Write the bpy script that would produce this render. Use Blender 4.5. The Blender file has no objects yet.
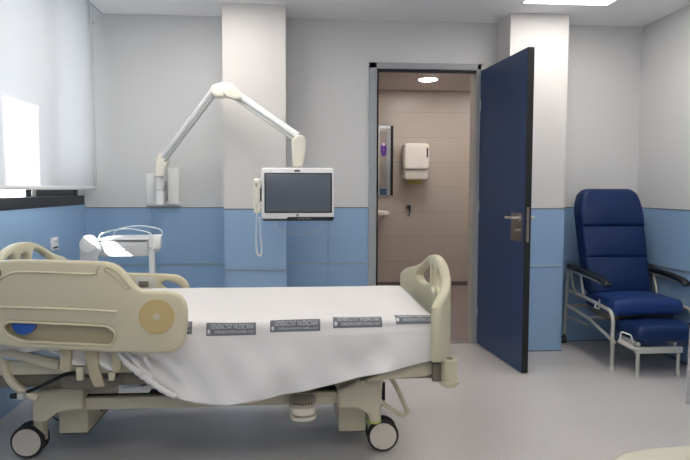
import bpy, bmesh, math, random
from mathutils import Vector, Matrix
random.seed(7)
scene = bpy.context.scene
COL = scene.collection
PI = math.pi

# ------------------------------------------------------------------ camera numbers
FPX, PITCH, YAW, ROLL, EYE = 621.5, .0655, .0816, .002, 1.175

def at(px, py, Y=None, X=None, Z=None):
    """survey helper: a point of the place from its bearing and one known coordinate"""
    u, v = px-345, py-230
    cr, sr = math.cos(ROLL), math.sin(ROLL)
    u, v = u*cr+v*sr, -u*sr+v*cr
    r, dep, up = u/FPX, 1.0, -v/FPX
    cp, sp = math.cos(PITCH), math.sin(PITCH)
    d = dep*cp+up*sp; z = -dep*sp+up*cp
    c, s = math.cos(YAW), math.sin(YAW)
    w = Vector((r*c+d*s, -r*s+d*c, z))
    if Y is not None: t = Y/w.y
    elif X is not None: t = X/w.x
    else: t = (Z-EYE)/w.z
    return w*t+Vector((0, 0, EYE))

def XZ(pts, Y):
    out = []
    for px, py in pts:
        p = at(px, py, Y=Y); out.append((p.x, p.z))
    return out

# ------------------------------------------------------------------ materials
def s2l(c):
    return tuple((x/12.92 if x <= .04045 else ((x+.055)/1.055)**2.4) for x in c)

def mat(name, rgb, rough=.5, metal=0, noise=.0, nscale=30, bump=0, bscale=200, coat=0, spec=.5):
    m = bpy.data.materials.new(name); m.use_nodes = True
    nt = m.node_tree; b = nt.nodes['Principled BSDF']
    col = s2l([v/255 for v in rgb])
    b.inputs['Base Color'].default_value = (*col, 1)
    b.inputs['Roughness'].default_value = rough
    b.inputs['Metallic'].default_value = metal
    b.inputs['Specular IOR Level'].default_value = spec
    b.inputs['Coat Weight'].default_value = coat
    tc = nt.nodes.new('ShaderNodeTexCoord')
    if noise > 0:
        n = nt.nodes.new('ShaderNodeTexNoise'); n.inputs['Scale'].default_value = nscale; n.inputs['Detail'].default_value = 3
        nt.links.new(tc.outputs['Object'], n.inputs['Vector'])
        r = nt.nodes.new('ShaderNodeMixRGB'); r.blend_type = 'MIX'
        r.inputs[1].default_value = (*[c*(1-noise) for c in col], 1)
        r.inputs[2].default_value = (*[min(1, c*(1+noise)) for c in col], 1)
        nt.links.new(n.outputs['Fac'], r.inputs[0]); nt.links.new(r.outputs[0], b.inputs['Base Color'])
    if bump > 0:
        n = nt.nodes.new('ShaderNodeTexNoise'); n.inputs['Scale'].default_value = bscale
        nt.links.new(tc.outputs['Object'], n.inputs['Vector'])
        bp = nt.nodes.new('ShaderNodeBump'); bp.inputs['Strength'].default_value = bump; bp.inputs['Distance'].default_value = .002
        nt.links.new(n.outputs['Fac'], bp.inputs['Height']); nt.links.new(bp.outputs[0], b.inputs['Normal'])
    return m

def emit(name, rgb, strength):
    m = bpy.data.materials.new(name); m.use_nodes = True
    nt = m.node_tree; nt.nodes.remove(nt.nodes['Principled BSDF'])
    e = nt.nodes.new('ShaderNodeEmission'); e.inputs[0].default_value = (*s2l([v/255 for v in rgb]), 1); e.inputs[1].default_value = strength
    nt.links.new(e.outputs[0], nt.nodes['Material Output'].inputs[0])
    return m

HB, HC = 1.040, .6265     # heights of the blue cladding and of its strip

def wall_mat(name, white, blue, hb=HB):
    """painted wall above, blue vinyl panels below, by real height"""
    m = mat(name, white, .62, bump=.15, bscale=90)
    nt = m.node_tree; b = nt.nodes['Principled BSDF']
    g = nt.nodes.new('ShaderNodeNewGeometry'); sx = nt.nodes.new('ShaderNodeSeparateXYZ')
    nt.links.new(g.outputs['Position'], sx.inputs[0])
    lt = nt.nodes.new('ShaderNodeMath'); lt.operation = 'LESS_THAN'; lt.inputs[1].default_value = hb
    nt.links.new(sx.outputs['Z'], lt.inputs[0])
    mx = nt.nodes.new('ShaderNodeMixRGB')
    mx.inputs[1].default_value = (*s2l([v/255 for v in white]), 1); mx.inputs[2].default_value = (*s2l([v/255 for v in blue]), 1)
    nt.links.new(lt.outputs[0], mx.inputs[0]); nt.links.new(mx.outputs[0], b.inputs['Base Color'])
    mr = nt.nodes.new('ShaderNodeMapRange'); mr.inputs['To Min'].default_value = .65; mr.inputs['To Max'].default_value = .38
    nt.links.new(lt.outputs[0], mr.inputs['Value']); nt.links.new(mr.outputs[0], b.inputs['Roughness'])
    return m

M = dict(
    wall=wall_mat('wall_paint', (217, 217, 217), (150, 182, 216)),
    pillar=wall_mat('pillar_paint', (221, 217, 214), (152, 183, 217)),
    ceiling=mat('ceiling_white', (244, 244, 246), .8, bump=.1),
    wainline=mat('grey_joint', (108, 116, 126), .5),
    strip=mat('aluminium_strip', (176, 190, 200), .3, .6),
    frame_grey=mat('door_frame_grey_blue', (164, 168, 172), .4),
    door_blue=mat('door_blue_laminate', (42, 66, 108), .42, noise=.04, nscale=4),
    black=mat('black_rubber', (18, 18, 20), .6),
    winblack=mat('black_window_metal', (30, 30, 33), .4),
    steel=mat('brushed_steel', (200, 196, 190), .28, 1),
    lockplate=mat('bronze_steel', (150, 138, 130), .38, .8),
    cream=mat('bed_cream_plastic', (203, 194, 165), .38, bump=.06, bscale=400),
    creamgreen=mat('board_cream_green_plastic', (197, 191, 163), .36, bump=.06, bscale=400),
    tan=mat('bed_tan_plastic', (186, 174, 144), .42),
    taupe=mat('bed_taupe_metal', (206, 197, 172), .42),
    dtaupe=mat('bed_dark_frame', (120, 112, 98), .5),
    gold=mat('golden_dial', (196, 172, 120), .5, noise=.04, nscale=60),
    bluedial=mat('blue_dial', (44, 92, 176), .35),
    tyre=mat('dark_tyre', (48, 44, 44), .6),
    hub=mat('grey_hub', (220, 210, 196), .45),
    sheet=mat('white_cotton', (222, 219, 217), .85, noise=.015, nscale=25, bump=.35, bscale=500),
    mattress=mat('mattress_cover', (190, 200, 210), .7),
    ink=mat('grey_print', (112, 114, 119), .85, noise=.25, nscale=160),
    inkw=mat('pale_print', (202, 204, 208), .85),
    armwhite=mat('arm_white', (244, 244, 242), .35),
    armcream=mat('arm_cream_plastic', (240, 236, 220), .4),
    armgrey=mat('arm_grey_rod', (198, 198, 194), .4, .1),
    mwhite=mat('monitor_white', (240, 240, 240), .35),
    mblack=mat('monitor_black', (20, 22, 28), .25),
    screen=mat('monitor_glass', (88, 95, 108), .3, noise=.05, nscale=5),
    logo=mat('logo_grey', (120, 124, 130), .3, .5),
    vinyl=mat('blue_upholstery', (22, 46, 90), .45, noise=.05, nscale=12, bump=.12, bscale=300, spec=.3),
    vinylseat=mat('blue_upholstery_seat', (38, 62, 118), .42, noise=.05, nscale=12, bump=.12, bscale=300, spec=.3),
    armpad=mat('black_arm_pad', (26, 26, 30), .4),
    tube=mat('cream_steel_tube', (196, 194, 186), .35, .2),
    chrome=mat('chrome', (210, 212, 214), .14, 1),
    green=mat('green_seat', (60, 160, 130), .5),
    trolley=mat('trolley_white', (222, 224, 226), .35),
    clear=mat('pale_plastic_rail', (214, 226, 232), .2),
    blind=None,
    beige=mat('bathroom_floor_vinyl', (136, 122, 120), .5, noise=.08, nscale=200),
    yellow=mat('towel_yellow', (190, 186, 112), .6),
    porcelain=mat('porcelain', (232, 228, 222), .2),
    mirror=mat('mirror_glass', (235, 240, 245), .02, 1),
    purple=mat('purple_petals', (90, 50, 140), .6, noise=.4, nscale=18),
)

def floor_material():
    m = mat('grey_speckled_vinyl', (176, 173, 178), .34)
    nt = m.node_tree; b = nt.nodes['Principled BSDF']
    tc = nt.nodes.new('ShaderNodeTexCoord')
    n1 = nt.nodes.new('ShaderNodeTexNoise'); n1.inputs['Scale'].default_value = 170; n1.inputs['Detail'].default_value = 4
    n2 = nt.nodes.new('ShaderNodeTexNoise'); n2.inputs['Scale'].default_value = 1.4; n2.inputs['Detail'].default_value = 4
    for n in (n1, n2): nt.links.new(tc.outputs['Object'], n.inputs['Vector'])
    r = nt.nodes.new('ShaderNodeValToRGB')
    r.color_ramp.elements[0].position = .35; r.color_ramp.elements[0].color = (*s2l((.74, .725, .715)), 1)
    r.color_ramp.elements[1].position = .65; r.color_ramp.elements[1].color = (*s2l((.83, .81, .80)), 1)
    nt.links.new(n1.outputs['Fac'], r.inputs[0])
    mx = nt.nodes.new('ShaderNodeMixRGB'); mx.blend_type = 'MULTIPLY'; mx.inputs[0].default_value = 1
    r2 = nt.nodes.new('ShaderNodeValToRGB')
    r2.color_ramp.elements[0].position = .3; r2.color_ramp.elements[0].color = (.9, .9, .9, 1)
    r2.color_ramp.elements[1].position = .7; r2.color_ramp.elements[1].color = (1, 1, 1, 1)
    nt.links.new(n2.outputs['Fac'], r2.inputs[0])
    nt.links.new(r.outputs[0], mx.inputs[1]); nt.links.new(r2.outputs[0], mx.inputs[2])
    nt.links.new(mx.outputs[0], b.inputs['Base Color'])
    mr = nt.nodes.new('ShaderNodeMapRange'); mr.inputs['To Min'].default_value = .3; mr.inputs['To Max'].default_value = .48
    nt.links.new(n2.outputs['Fac'], mr.inputs['Value']); nt.links.new(mr.outputs[0], b.inputs['Roughness'])
    return m
M['floor'] = floor_material()

def blind_material():
    m = bpy.data.materials.new('translucent_blind'); m.use_nodes = True
    nt = m.node_tree; b = nt.nodes['Principled BSDF']
    b.inputs['Base Color'].default_value = (*s2l((.84, .845, .86)), 1); b.inputs['Roughness'].default_value = .8
    t = nt.nodes.new('ShaderNodeBsdfTranslucent'); t.inputs[0].default_value = (.82, .83, .86, 1)
    mx = nt.nodes.new('ShaderNodeMixShader'); mx.inputs[0].default_value = .14
    nt.links.new(b.outputs[0], mx.inputs[1]); nt.links.new(t.outputs[0], mx.inputs[2])
    nt.links.new(mx.outputs[0], nt.nodes['Material Output'].inputs[0])
    tc = nt.nodes.new('ShaderNodeTexCoord'); w = nt.nodes.new('ShaderNodeTexNoise'); w.inputs['Scale'].default_value = 600
    bp = nt.nodes.new('ShaderNodeBump'); bp.inputs['Strength'].default_value = .15; bp.inputs['Distance'].default_value = .001
    nt.links.new(tc.outputs['Object'], w.inputs['Vector']); nt.links.new(w.outputs['Fac'], bp.inputs['Height']); nt.links.new(bp.outputs[0], b.inputs['Normal'])
    return m
M['blind'] = blind_material()

def glass_material():
    m = bpy.data.materials.new('window_glass'); m.use_nodes = True
    nt = m.node_tree; nt.nodes.remove(nt.nodes['Principled BSDF'])
    t = nt.nodes.new('ShaderNodeBsdfTransparent'); t.inputs[0].default_value = (.94, .97, .97, 1)
    g = nt.nodes.new('ShaderNodeBsdfGlossy'); g.inputs['Roughness'].default_value = .02
    mx = nt.nodes.new('ShaderNodeMixShader'); mx.inputs[0].default_value = .07
    nt.links.new(t.outputs[0], mx.inputs[1]); nt.links.new(g.outputs[0], mx.inputs[2])
    nt.links.new(mx.outputs[0], nt.nodes['Material Output'].inputs[0])
    return m
M['glass'] = glass_material()

def tile_material():
    m = mat('beige_bathroom_tiles', (198, 182, 172), .35)
    nt = m.node_tree; b = nt.nodes['Principled BSDF']
    g = nt.nodes.new('ShaderNodeNewGeometry'); sx = nt.nodes.new('ShaderNodeSeparateXYZ'); nt.links.new(g.outputs['Position'], sx.inputs[0])
    ad = nt.nodes.new('ShaderNodeMath'); ad.operation = 'ADD'; nt.links.new(sx.outputs['X'], ad.inputs[0]); nt.links.new(sx.outputs['Y'], ad.inputs[1])
    cb = nt.nodes.new('ShaderNodeCombineXYZ'); nt.links.new(ad.outputs[0], cb.inputs[0]); nt.links.new(sx.outputs['Z'], cb.inputs[1])
    br = nt.nodes.new('ShaderNodeTexBrick'); br.offset = 0
    br.inputs['Scale'].default_value = 1; br.inputs['Brick Width'].default_value = 12; br.inputs['Row Height'].default_value = .3; br.inputs['Mortar Size'].default_value = .0035
    br.inputs['Color1'].default_value = (*s2l((.735, .70, .665)), 1); br.inputs['Color2'].default_value = (*s2l((.73, .695, .66)), 1)
    br.inputs['Mortar'].default_value = (*s2l((.655, .62, .59)), 1)
    nt.links.new(cb.outputs[0], br.inputs['Vector']); nt.links.new(br.outputs['Color'], b.inputs['Base Color'])
    return m
M['tiles'] = tile_material()
M['lamp'] = emit('lamp_diffuser', (255, 250, 244), 4.9)
M['down'] = emit('downlight_diffuser', (255, 246, 238), 43)

# ------------------------------------------------------------------ mesh helpers
def fin(bm, name, m, parent=None, smooth=32, recalc=True):
    if recalc: bmesh.ops.recalc_face_normals(bm, faces=bm.faces)
    me = bpy.data.meshes.new(name); bm.to_mesh(me); bm.free()
    me.materials.append(m)
    if smooth:
        me.shade_smooth(); me.set_sharp_from_angle(angle=math.radians(smooth))
    o = bpy.data.objects.new(name, me); COL.objects.link(o)
    if parent: attach(o, parent)
    return o

def world(o):
    mw = Matrix.LocRotScale(o.location, o.rotation_euler, o.scale)
    if o.parent: mw = world(o.parent) @ o.matrix_parent_inverse @ mw
    return mw

def attach(o, p):
    o.parent = p; o.matrix_parent_inverse = world(p).inverted()

def tag(o, label, cat, group=None):
    o['label'] = label; o['category'] = cat
    if group: o['group'] = group
    return o

def thing(name, label, cat, loc, group=None, rz=0):
    o = bpy.data.objects.new(name, None); COL.objects.link(o)
    o.location = loc; o.rotation_euler = (0, 0, rz); o.empty_display_size = .1
    return tag(o, label, cat, group)

def struct(o):
    o['kind'] = 'structure'; return o

def box(bm, lo, hi, bev=0, seg=2, rot=None, pivot=None):
    r = bmesh.ops.create_cube(bm, size=1)
    vs = r['verts']
    c = [(a+b)/2 for a, b in zip(lo, hi)]; d = [abs(b-a) for a, b in zip(lo, hi)]
    for v in vs: v.co = Vector((c[0]+v.co.x*d[0], c[1]+v.co.y*d[1], c[2]+v.co.z*d[2]))
    if bev:
        es = list({e for v in vs for e in v.link_edges})
        rr = bmesh.ops.bevel(bm, geom=es, offset=bev, segments=seg, affect='EDGES', profile=.5)
        vs = list({v for f in rr['faces'] for v in f.verts} | {v for v in vs if v.is_valid})
    if rot is not None:
        p = Vector(pivot if pivot else c)
        for v in vs: v.co = p + rot @ (v.co-p)
    return vs

def cyl(bm, a, b, r, r2=None, seg=24, bev=0):
    a, b = Vector(a), Vector(b); d = b-a
    rr = bmesh.ops.create_cone(bm, cap_ends=True, segments=seg, radius1=r, radius2=(r if r2 is None else r2), depth=d.length)
    q = d.to_track_quat('Z', 'Y').to_matrix()
    vs = rr['verts']
    if bev:
        es = [e for e in {e for v in vs for e in v.link_edges} if any(len(f.verts) > 4 for f in e.link_faces)]
        b_ = bmesh.ops.bevel(bm, geom=es, offset=bev, segments=2, affect='EDGES')
        vs = list({v for f in b_['faces'] for v in f.verts} | {v for v in vs if v.is_valid})
    for v in vs: v.co = (a+b)/2 + q @ v.co
    return vs

def rounded(path, rad=.03, n=5):
    """round the corners of a polyline"""
    P = [Vector(p) for p in path]; out = [P[0]]
    for i in range(1, len(P)-1):
        a, b, c = P[i-1], P[i], P[i+1]
        u, w = (a-b), (c-b); r = min(rad, u.length*.45, w.length*.45)
        p0, p2 = b+u.normalized()*r, b+w.normalized()*r
        for k in range(n+1):
            t = k/n; out.append(p0*(1-t)**2+b*2*t*(1-t)+p2*t*t)
    out.append(P[-1]); return out

def tube(bm, path, r, seg=10, ry=None):
    P = [Vector(p) for p in path]; rings = []
    up = Vector((0, 0, 1)); prev = None
    for i, p in enumerate(P):
        if i == 0: t = P[1]-P[0]
        elif i == len(P)-1: t = P[-1]-P[-2]
        else: t = (P[i+1]-P[i]).normalized()+(P[i]-P[i-1]).normalized()
        t.normalize()
        if prev is None:
            s = t.cross(up)
            if s.length < .1: s = t.cross(Vector((0, 1, 0)))
        else:
            s = prev - t*prev.dot(t)
        s.normalize(); prev = s; n = s.cross(t)
        rr = r[i] if isinstance(r, (list, tuple)) else r
        rings.append([bm.verts.new(p+s*math.cos(2*PI*k/seg)*rr+n*math.sin(2*PI*k/seg)*(ry or rr)) for k in range(seg)])
    for a, b in zip(rings, rings[1:]):
        for k in range(seg): bm.faces.new((a[k], a[(k+1) % seg], b[(k+1) % seg], b[k]))
    bm.faces.new(rings[0][::-1]); bm.faces.new(rings[-1])

def smoothpoly(pts, n=6, closed=True):
    """Catmull-Rom through pts"""
    out = []; N = len(pts)
    rng = range(N) if closed else range(N-1)
    for i in rng:
        g = (lambda k: pts[k % N]) if closed else (lambda k: pts[max(0, min(N-1, k))])
        p0, p1, p2, p3 = g(i-1), g(i), g(i+1), g(i+2)
        for k in range(n):
            t = k/n
            out.append(tuple(.5*((2*b)+(-a+c)*t+(2*a-5*b+4*c-d)*t*t+(-a+3*b-3*c+d)*t**3) for a, b, c, d in zip(p0, p1, p2, p3)))
    if not closed: out.append(tuple(pts[-1]))
    return out

def roundpoly(pts, r, n=5):
    """polygon with rounded corners; r a number or list per corner"""
    N = len(pts); out = []
    for i in range(N):
        a, b, c = Vector(pts[i-1]), Vector(pts[i]), Vector(pts[(i+1) % N])
        u, w = a-b, c-b; rr = r[i] if isinstance(r, (list, tuple)) else r
        rr = min(rr, u.length*.48, w.length*.48)
        if rr <= 0: out.append(tuple(b)); continue
        p0, p2 = b+u.normalized()*rr, b+w.normalized()*rr
        for k in range(n+1):
            t = k/n; out.append(tuple(p0*(1-t)**2+b*2*t*(1-t)+p2*t*t))
    return out

def rrect(x0, z0, x1, z1, r, n=5):
    return roundpoly([(x0, z0), (x1, z0), (x1, z1), (x0, z1)], r, n)

def inpoly(p, poly):
    c = False; x, y = p[0], p[1]
    for (x0, y0), (x1, y1) in zip(poly, poly[1:]+poly[:1]):
        if (y0 > y) != (y1 > y) and x < (x1-x0)*(y-y0)/(y1-y0)+x0: c = not c
    return c

def plate(bm, outline, holes=(), thick=.04, bevel=.008, fn=None, bands=None):
    """solid board with holes: outline in (a, b), thickness along c; fn maps (a,b,c) to the world"""
    from mathutils.geometry import delaunay_2d_cdt
    loops = []
    for k, lp_ in enumerate([outline]+list(holes)):
        P = []
        for q in lp_:
            q = Vector((q[0], q[1]))
            if not P or (q-P[-1]).length > 2e-4: P.append(q)
        if (P[0]-P[-1]).length < 2e-4: P.pop()
        area = sum(a.x*b.y-b.x*a.y for a, b in zip(P, P[1:]+P[:1]))
        if (area < 0) != (k > 0): P.reverse()          # outline counter-clockwise, holes clockwise: material on the left
        loops.append(P)
    h = thick/2; b2 = bmesh.new()
    def inset(P, d):
        out = []
        for i in range(len(P)):
            a, b, c = P[i-1], P[i], P[(i+1) % len(P)]
            u, w = (b-a).normalized(), (c-b).normalized()
            n = Vector((-u.y-w.y, u.x+w.x))
            if n.length < 1e-6: n = Vector((-u.y, u.x))
            n.normalize(); k = min(1.6, 1/max(.3, n.dot(Vector((-u.y, u.x)))))
            out.append(b+n*d*k)
        return out
    prof = [(bevel*(1-math.cos(t*PI/2)) , h-bevel+bevel*math.sin(t*PI/2)) for t in (1, .67, .33, 0)]
    zs = prof + [(d, -z) for d, z in prof[::-1]]
    caps = {0: [], len(zs)-1: []}
    for P in loops:
        rings = []
        for r, (d, z) in enumerate(zs):
            Q = inset(P, d)
            rings.append([b2.verts.new((q.x, q.y, z)) for q in Q])
            if r in caps: caps[r].append((Q, rings[-1]))
        for a, b in zip(rings, rings[1:]):
            n = len(a)
            for i in range(n): b2.faces.new((a[i], a[(i+1) % n], b[(i+1) % n], b[i]))
    for r, ls in caps.items():
        co, ed, vs = [], [], []
        for Q, V in ls:
            o = len(co); co += Q; vs += V
            ed += [(o+i, o+(i+1) % len(Q)) for i in range(len(Q))]
        res = delaunay_2d_cdt(co, ed, [], 0, 1e-7)
        oc, of, ov = res[0], res[2], res[3]
        vm = []
        for k, c in enumerate(oc):
            vm.append(vs[ov[k][0]] if ov[k] else b2.verts.new((c.x, c.y, zs[r][1])))
        polys = [[tuple(q) for q in Q] for Q, V in ls]
        for f in of:
            c = sum((oc[k] for k in f), Vector((0, 0)))/len(f)
            if inpoly(c, polys[0]) and not any(inpoly(c, p) for p in polys[1:]):
                try: b2.faces.new([vm[k] for k in f])
                except ValueError: pass
    if bands:
        for k in bands:
            bmesh.ops.bisect_plane(b2, geom=b2.verts[:]+b2.edges[:]+b2.faces[:], plane_co=(k, 0, 0), plane_no=(1, 0, 0))
    if fn:
        for v in b2.verts: v.co = Vector(fn(*v.co))
    t = bpy.data.meshes.new('t'); b2.to_mesh(t); b2.free(); bm.from_mesh(t); bpy.data.meshes.remove(t)

def xzmap(Y): return lambda a, b, c: (a, Y+c, b)
def yzmap(X): return lambda a, b, c: (X+c, a, b)
def xymap(Z): return lambda a, b, c: (a, b, Z+c)

def text_mesh(s, size, fn):
    cu = bpy.data.curves.new('t', 'FONT'); cu.body = s; cu.size = size; cu.align_x = 'CENTER'; cu.align_y = 'CENTER'
    ob = bpy.data.objects.new('t', cu); COL.objects.link(ob)
    me = bpy.data.meshes.new_from_object(ob.evaluated_get(bpy.context.evaluated_depsgraph_get()))
    bpy.data.objects.remove(ob); bpy.data.curves.remove(cu)
    bm = bmesh.new(); bm.from_mesh(me); bpy.data.meshes.remove(me)
    xs = [v.co.x for v in bm.verts]
    w = max(xs)-min(xs)
    for v in bm.verts: v.co = Vector(fn(v.co.x/w, v.co.y/size))
    return bm

# ================================================================== SETTING
XL, XR, YW, ZC = -1.50, 2.64, 4.61, 2.41
YB = -2.4
def slab(name, lo, hi, m, bev=0, smooth=0):
    bm = bmesh.new(); box(bm, lo, hi, bev); return struct(fin(bm, name, m, smooth=smooth))

slab('floor', (XL-.15, YB-.1, -.1), (XR+.12, YW+.04, 0), M['floor'])
# ceiling with the curtain pocket along the window
bm = bmesh.new()
box(bm, (-1.36, YB-.1, ZC), (XR+.12, YW+.1, ZC+.08))
box(bm, (-1.36, YB-.1, ZC+.08), (-1.33, YW+.1, ZC+.30))
box(bm, (XL-.2, YB-.1, ZC+.30), (-1.33, YW+.1, ZC+.36))
struct(fin(bm, 'ceiling', M['ceiling'], smooth=0))

# back wall with the door opening
DX0, DX1, DZ = .60, 1.358, 2.06
bm = bmesh.new()
box(bm, (XL-.2, YW, -.1), (DX0-.02, YW+.14, ZC+.36)); box(bm, (DX1+.02, YW, -.1), (XR+.12, YW+.14, ZC+.36)); box(bm, (DX0-.02, YW, DZ+.02), (DX1+.02, YW+.14, ZC+.36))
struct(fin(bm, 'wall_back', M['wall'], smooth=0))
slab('wall_right', (XR, YB-.1, -.1), (XR+.12, YW, ZC+.1), M['wall'])
slab('wall_front', (XL-.2, YB-.1, -.1), (XR, YB, ZC+.36), M['wall'])
# pillars
PL = (-.475, 4.272, -.055, YW); PR = (1.515, 4.328, 1.937, YW)
for (a, y, b, _), n in ((PL, 'wall_left_pillar'), (PR, 'wall_right_pillar')):
    slab(n, (a, y, 0), (b, YW, ZC), M['pillar'])
# window wall
WY0, WY1, WZ0, WZ1 = -1.2, 4.585, 1.062, 2.55
bm = bmesh.new()
box(bm, (XL-.2, YB-.1, -.1), (XL, YW, WZ0)); box(bm, (XL-.2, YB-.1, WZ0), (XL, WY0, ZC+.36)); box(bm, (XL-.2, WY1, WZ0), (XL, YW, ZC+.36)); box(bm, (XL-.2, WY0, WZ1), (XL, WY1, ZC+.36))
struct(fin(bm, 'wall_left', wall_mat('window_wall_paint', (217, 217, 217), (150, 182, 216), 1.08), smooth=0))

# strips and joint lines
def trim(name, boxes, m):
    bm = bmesh.new()
    for lo, hi in boxes: box(bm, lo, hi)
    return struct(fin(bm, name, m, smooth=0))
for k, (z, h, m, pr) in enumerate(((HC, .007, M['strip'], .004), (HB, .005, M['wainline'], .003))):
    bs = []
    y = YW-pr
    for x0, x1 in ((XL, PL[0]), (PL[2], .548), (PR[2], XR)): bs.append(((x0, y, z-h), (x1, YW, z+h*.4)))
    for p in (PL, PR):
        bs.append(((p[0]-pr, p[1]-pr, z-h), (p[2]+pr, p[1], z+h*.4)))
        bs.append(((p[0]-pr, p[1], z-h), (p[0], YW, z+h*.4))); bs.append(((p[2], p[1], z-h), (p[2]+pr, YW, z+h*.4)))
    bs.append(((XR-pr, YB, z-h), (XR, YW, z+h*.4)))
    if k == 0: bs.append(((XL, YB, z-h), (XL+pr, YW, z+h*.4)))
    trim('trim_%d' % (k+1), bs, m)
# vertical panel joints and pillar corner beads
bs = []
for x in (-1.03, .25): bs.append(((x-.001, YW-.0015, 0), (x+.001, YW, HB)))
trim('trim_3', bs, M['wainline'])
bs = []
for p in (PL, PR):
    for x in (p[0]+.02, p[2]-.02): bs.append(((x-.0015, p[1]-.0015, 0), (x+.0015, p[1], ZC)))
trim('trim_4', bs, M['pillar'])
trim('trim_5', [((-1.352, YB, ZC-.004), (-1.342, YW, ZC))], M['strip'])
bs = [((XL, YW-.002, 0), (-.475, YW, .006)), ((XR-.004, YB, 0), (XR, YW, .006)), ((PR[2], YW-.002, 0), (XR, YW, .006)), ((PR[0]-.004, PR[1]-.004, 0), (PR[2]+.004, PR[1], .008))]
trim('baseboard_back', bs, M['wainline'])

# wall access plate
bm = bmesh.new(); p0 = at(311, 38, Y=YW); p1 = at(326, 22, Y=YW)
box(bm, (p0.x, YW-.003, p0.z), (p1.x, YW+.002, p1.z), .001, 1)
tag(fin(bm, 'access_plate', M['wall']), 'small square wall-coloured access plate high on back wall near left pillar', 'wall plate')

# door frame
bm = bmesh.new()
FY = YW-.018
box(bm, (.552, FY, 0), (DX0+.01, YW+.04, 2.105), .004, 1)
box(bm, (DX1, FY, 0), (1.392, YW+.04, 2.105), .004, 1)
box(bm, (.552, FY, DZ-.0), (1.392, YW+.04, 2.105), .004, 1)
df = struct(fin(bm, 'door_1', M['frame_grey']))
bm = bmesh.new(); box(bm, (DX0-.03, YW+.04, 0), (DX0+.004, YW+.15, DZ+.03)); box(bm, (DX1-.0, YW+.04, 0), (DX1+.04, YW+.15, DZ+.03)); box(bm, (DX0-.03, YW+.04, DZ), (DX1+.04, YW+.15, DZ+.03)); fin(bm, 'door_reveal', M['tiles'], df, smooth=0)
bm = bmesh.new()
box(bm, (DX0+.01, YW-.004, 0), (DX0+.024, YW+.03, DZ)); box(bm, (DX0+.01, YW-.004, DZ-.018), (DX1, YW+.03, DZ+.0))
fin(bm, 'door_seal', M['black'], df, smooth=0)
# door leaf: hinged at right jamb, opened a little past ninety degrees
hinge = Vector((1.385, YW-.025)); near = Vector((1.442, 3.79))
d = (near-hinge).normalized(); nrm = Vector((-d.y, d.x))
if nrm.x < 0: nrm = -nrm
ang = math.atan2(d.y, d.x)
R = Matrix.Rotation(ang, 3, 'Z')
L = (near-hinge).length
def leaf(lo, hi, bm, bev=0):      # local: x along leaf, y thickness (0..-.042 is the room side mirrored), z
    vs = box(bm, lo, hi, bev)
    for v in vs: v.co = Vector((hinge.x, hinge.y, 0)) + R @ v.co
side = 1 if (R @ Vector((0, 1, 0))).x > 0 else -1
dl = bpy.data.objects.new('door_2', None); COL.objects.link(dl); dl.location = (hinge.x, hinge.y, 0); struct(dl)
bm = bmesh.new(); leaf((.0, 0, .008), (L-.004, side*.04, 2.05), bm); fin(bm, 'door_leaf', M['door_blue'], dl, smooth=0)
bm = bmesh.new(); leaf((L-.004, -side*.001, .008), (L, side*.041, 2.05), bm); leaf((0, -.0, 2.05), (L, side*.04, 2.053), bm); fin(bm, 'door_edging', M['black'], dl, smooth=0)
bm = bmesh.new(); leaf((L-.004, side*.012, .845), (L+.001, side*.028, 1.065), bm); fin(bm, 'latch_plate', M['lockplate'], dl, smooth=0)
bm = bmesh.new(); leaf((L-.20, -side*.004, .845), (L-.035, 0, 1.025), bm, .001); fin(bm, 'lock_plate', M['lockplate'], dl)
def lp(x, y, z): return Vector((hinge.x, hinge.y, 0)) + R @ Vector((x, y*side, z))
for sgn, off in ((-1, 0), (1, .04)):
    bm = bmesh.new()
    y1 = off+sgn*.055
    tube(bm, rounded([lp(L-.06, off, .995), lp(L-.06, y1, .995), lp(L-.17, y1, .993)], .02), .009)
    cyl(bm, lp(L-.06, off, .995), lp(L-.06, off+sgn*.01, .995), .022)
    fin(bm, 'door_handle', M['steel'], dl)
bm = bmesh.new(); cyl(bm, lp(L-.06, 0, .915), lp(L-.06, -.022, .915), .011); box(bm, tuple(lp(L-.09, -.03, .908)), tuple(lp(L-.05, -.02, .922)), .002)
fin(bm, 'lock_turn', M['steel'], dl)
for z in (.25, 1.05, 1.8):
    bm = bmesh.new(); cyl(bm, (1.388, YW-.03, z-.04), (1.388, YW-.03, z+.04), .007, seg=12); fin(bm, 'hinge', M['steel'], dl)

# window frame
WF = bmesh.new()
XO = -1.60
box(WF, (XO, WY0, WZ0), (XL+.005, WY1, WZ0+.065), .003, 1)                  # sill rail, flush with wall face
box(WF, (XO, WY0, WZ1-.06), (XO+.06, WY1, WZ1))
for y in (WY0, .2, 2.0, 3.86, WY1-.05): box(WF, (XO, y, WZ0+.06), (XO+.06, y+.055, WZ1-.05), .003, 1)
win = struct(fin(WF, 'window_1', M['winblack']))
bm = bmesh.new(); box(bm, (XO+.03, 3.915, WZ0+.06), (XO+.052, WY1-.05, 1.25)); fin(bm, 'window_panel', M['winblack'], win, smooth=0)
bm = bmesh.new(); box(bm, (XO+.03, WY0+.05, WZ0+.06), (XO+.052, 2.0, 1.33)); box(bm, (XO+.03, 2.05, WZ0+.06), (XO+.052, 2.85, 1.33)); fin(bm, 'window_panel', M['winblack'], win, smooth=0)  # unseen lower panels added to keep sun streaks off the bed
bm = bmesh.new(); box(bm, (XO+.02, WY0+.05, WZ0+.06), (XO+.026, WY1-.04, WZ1-.06)); fin(bm, 'window_pane', M['glass'], win, smooth=0)
bm = bmesh.new()
for y in (3.86-.05,): box(bm, (XO+.055, y, WZ0+.065), (XO+.066, y+.045, 1.30), .002, 1)
fin(bm, 'sash_edge', M['steel'], win)
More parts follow.
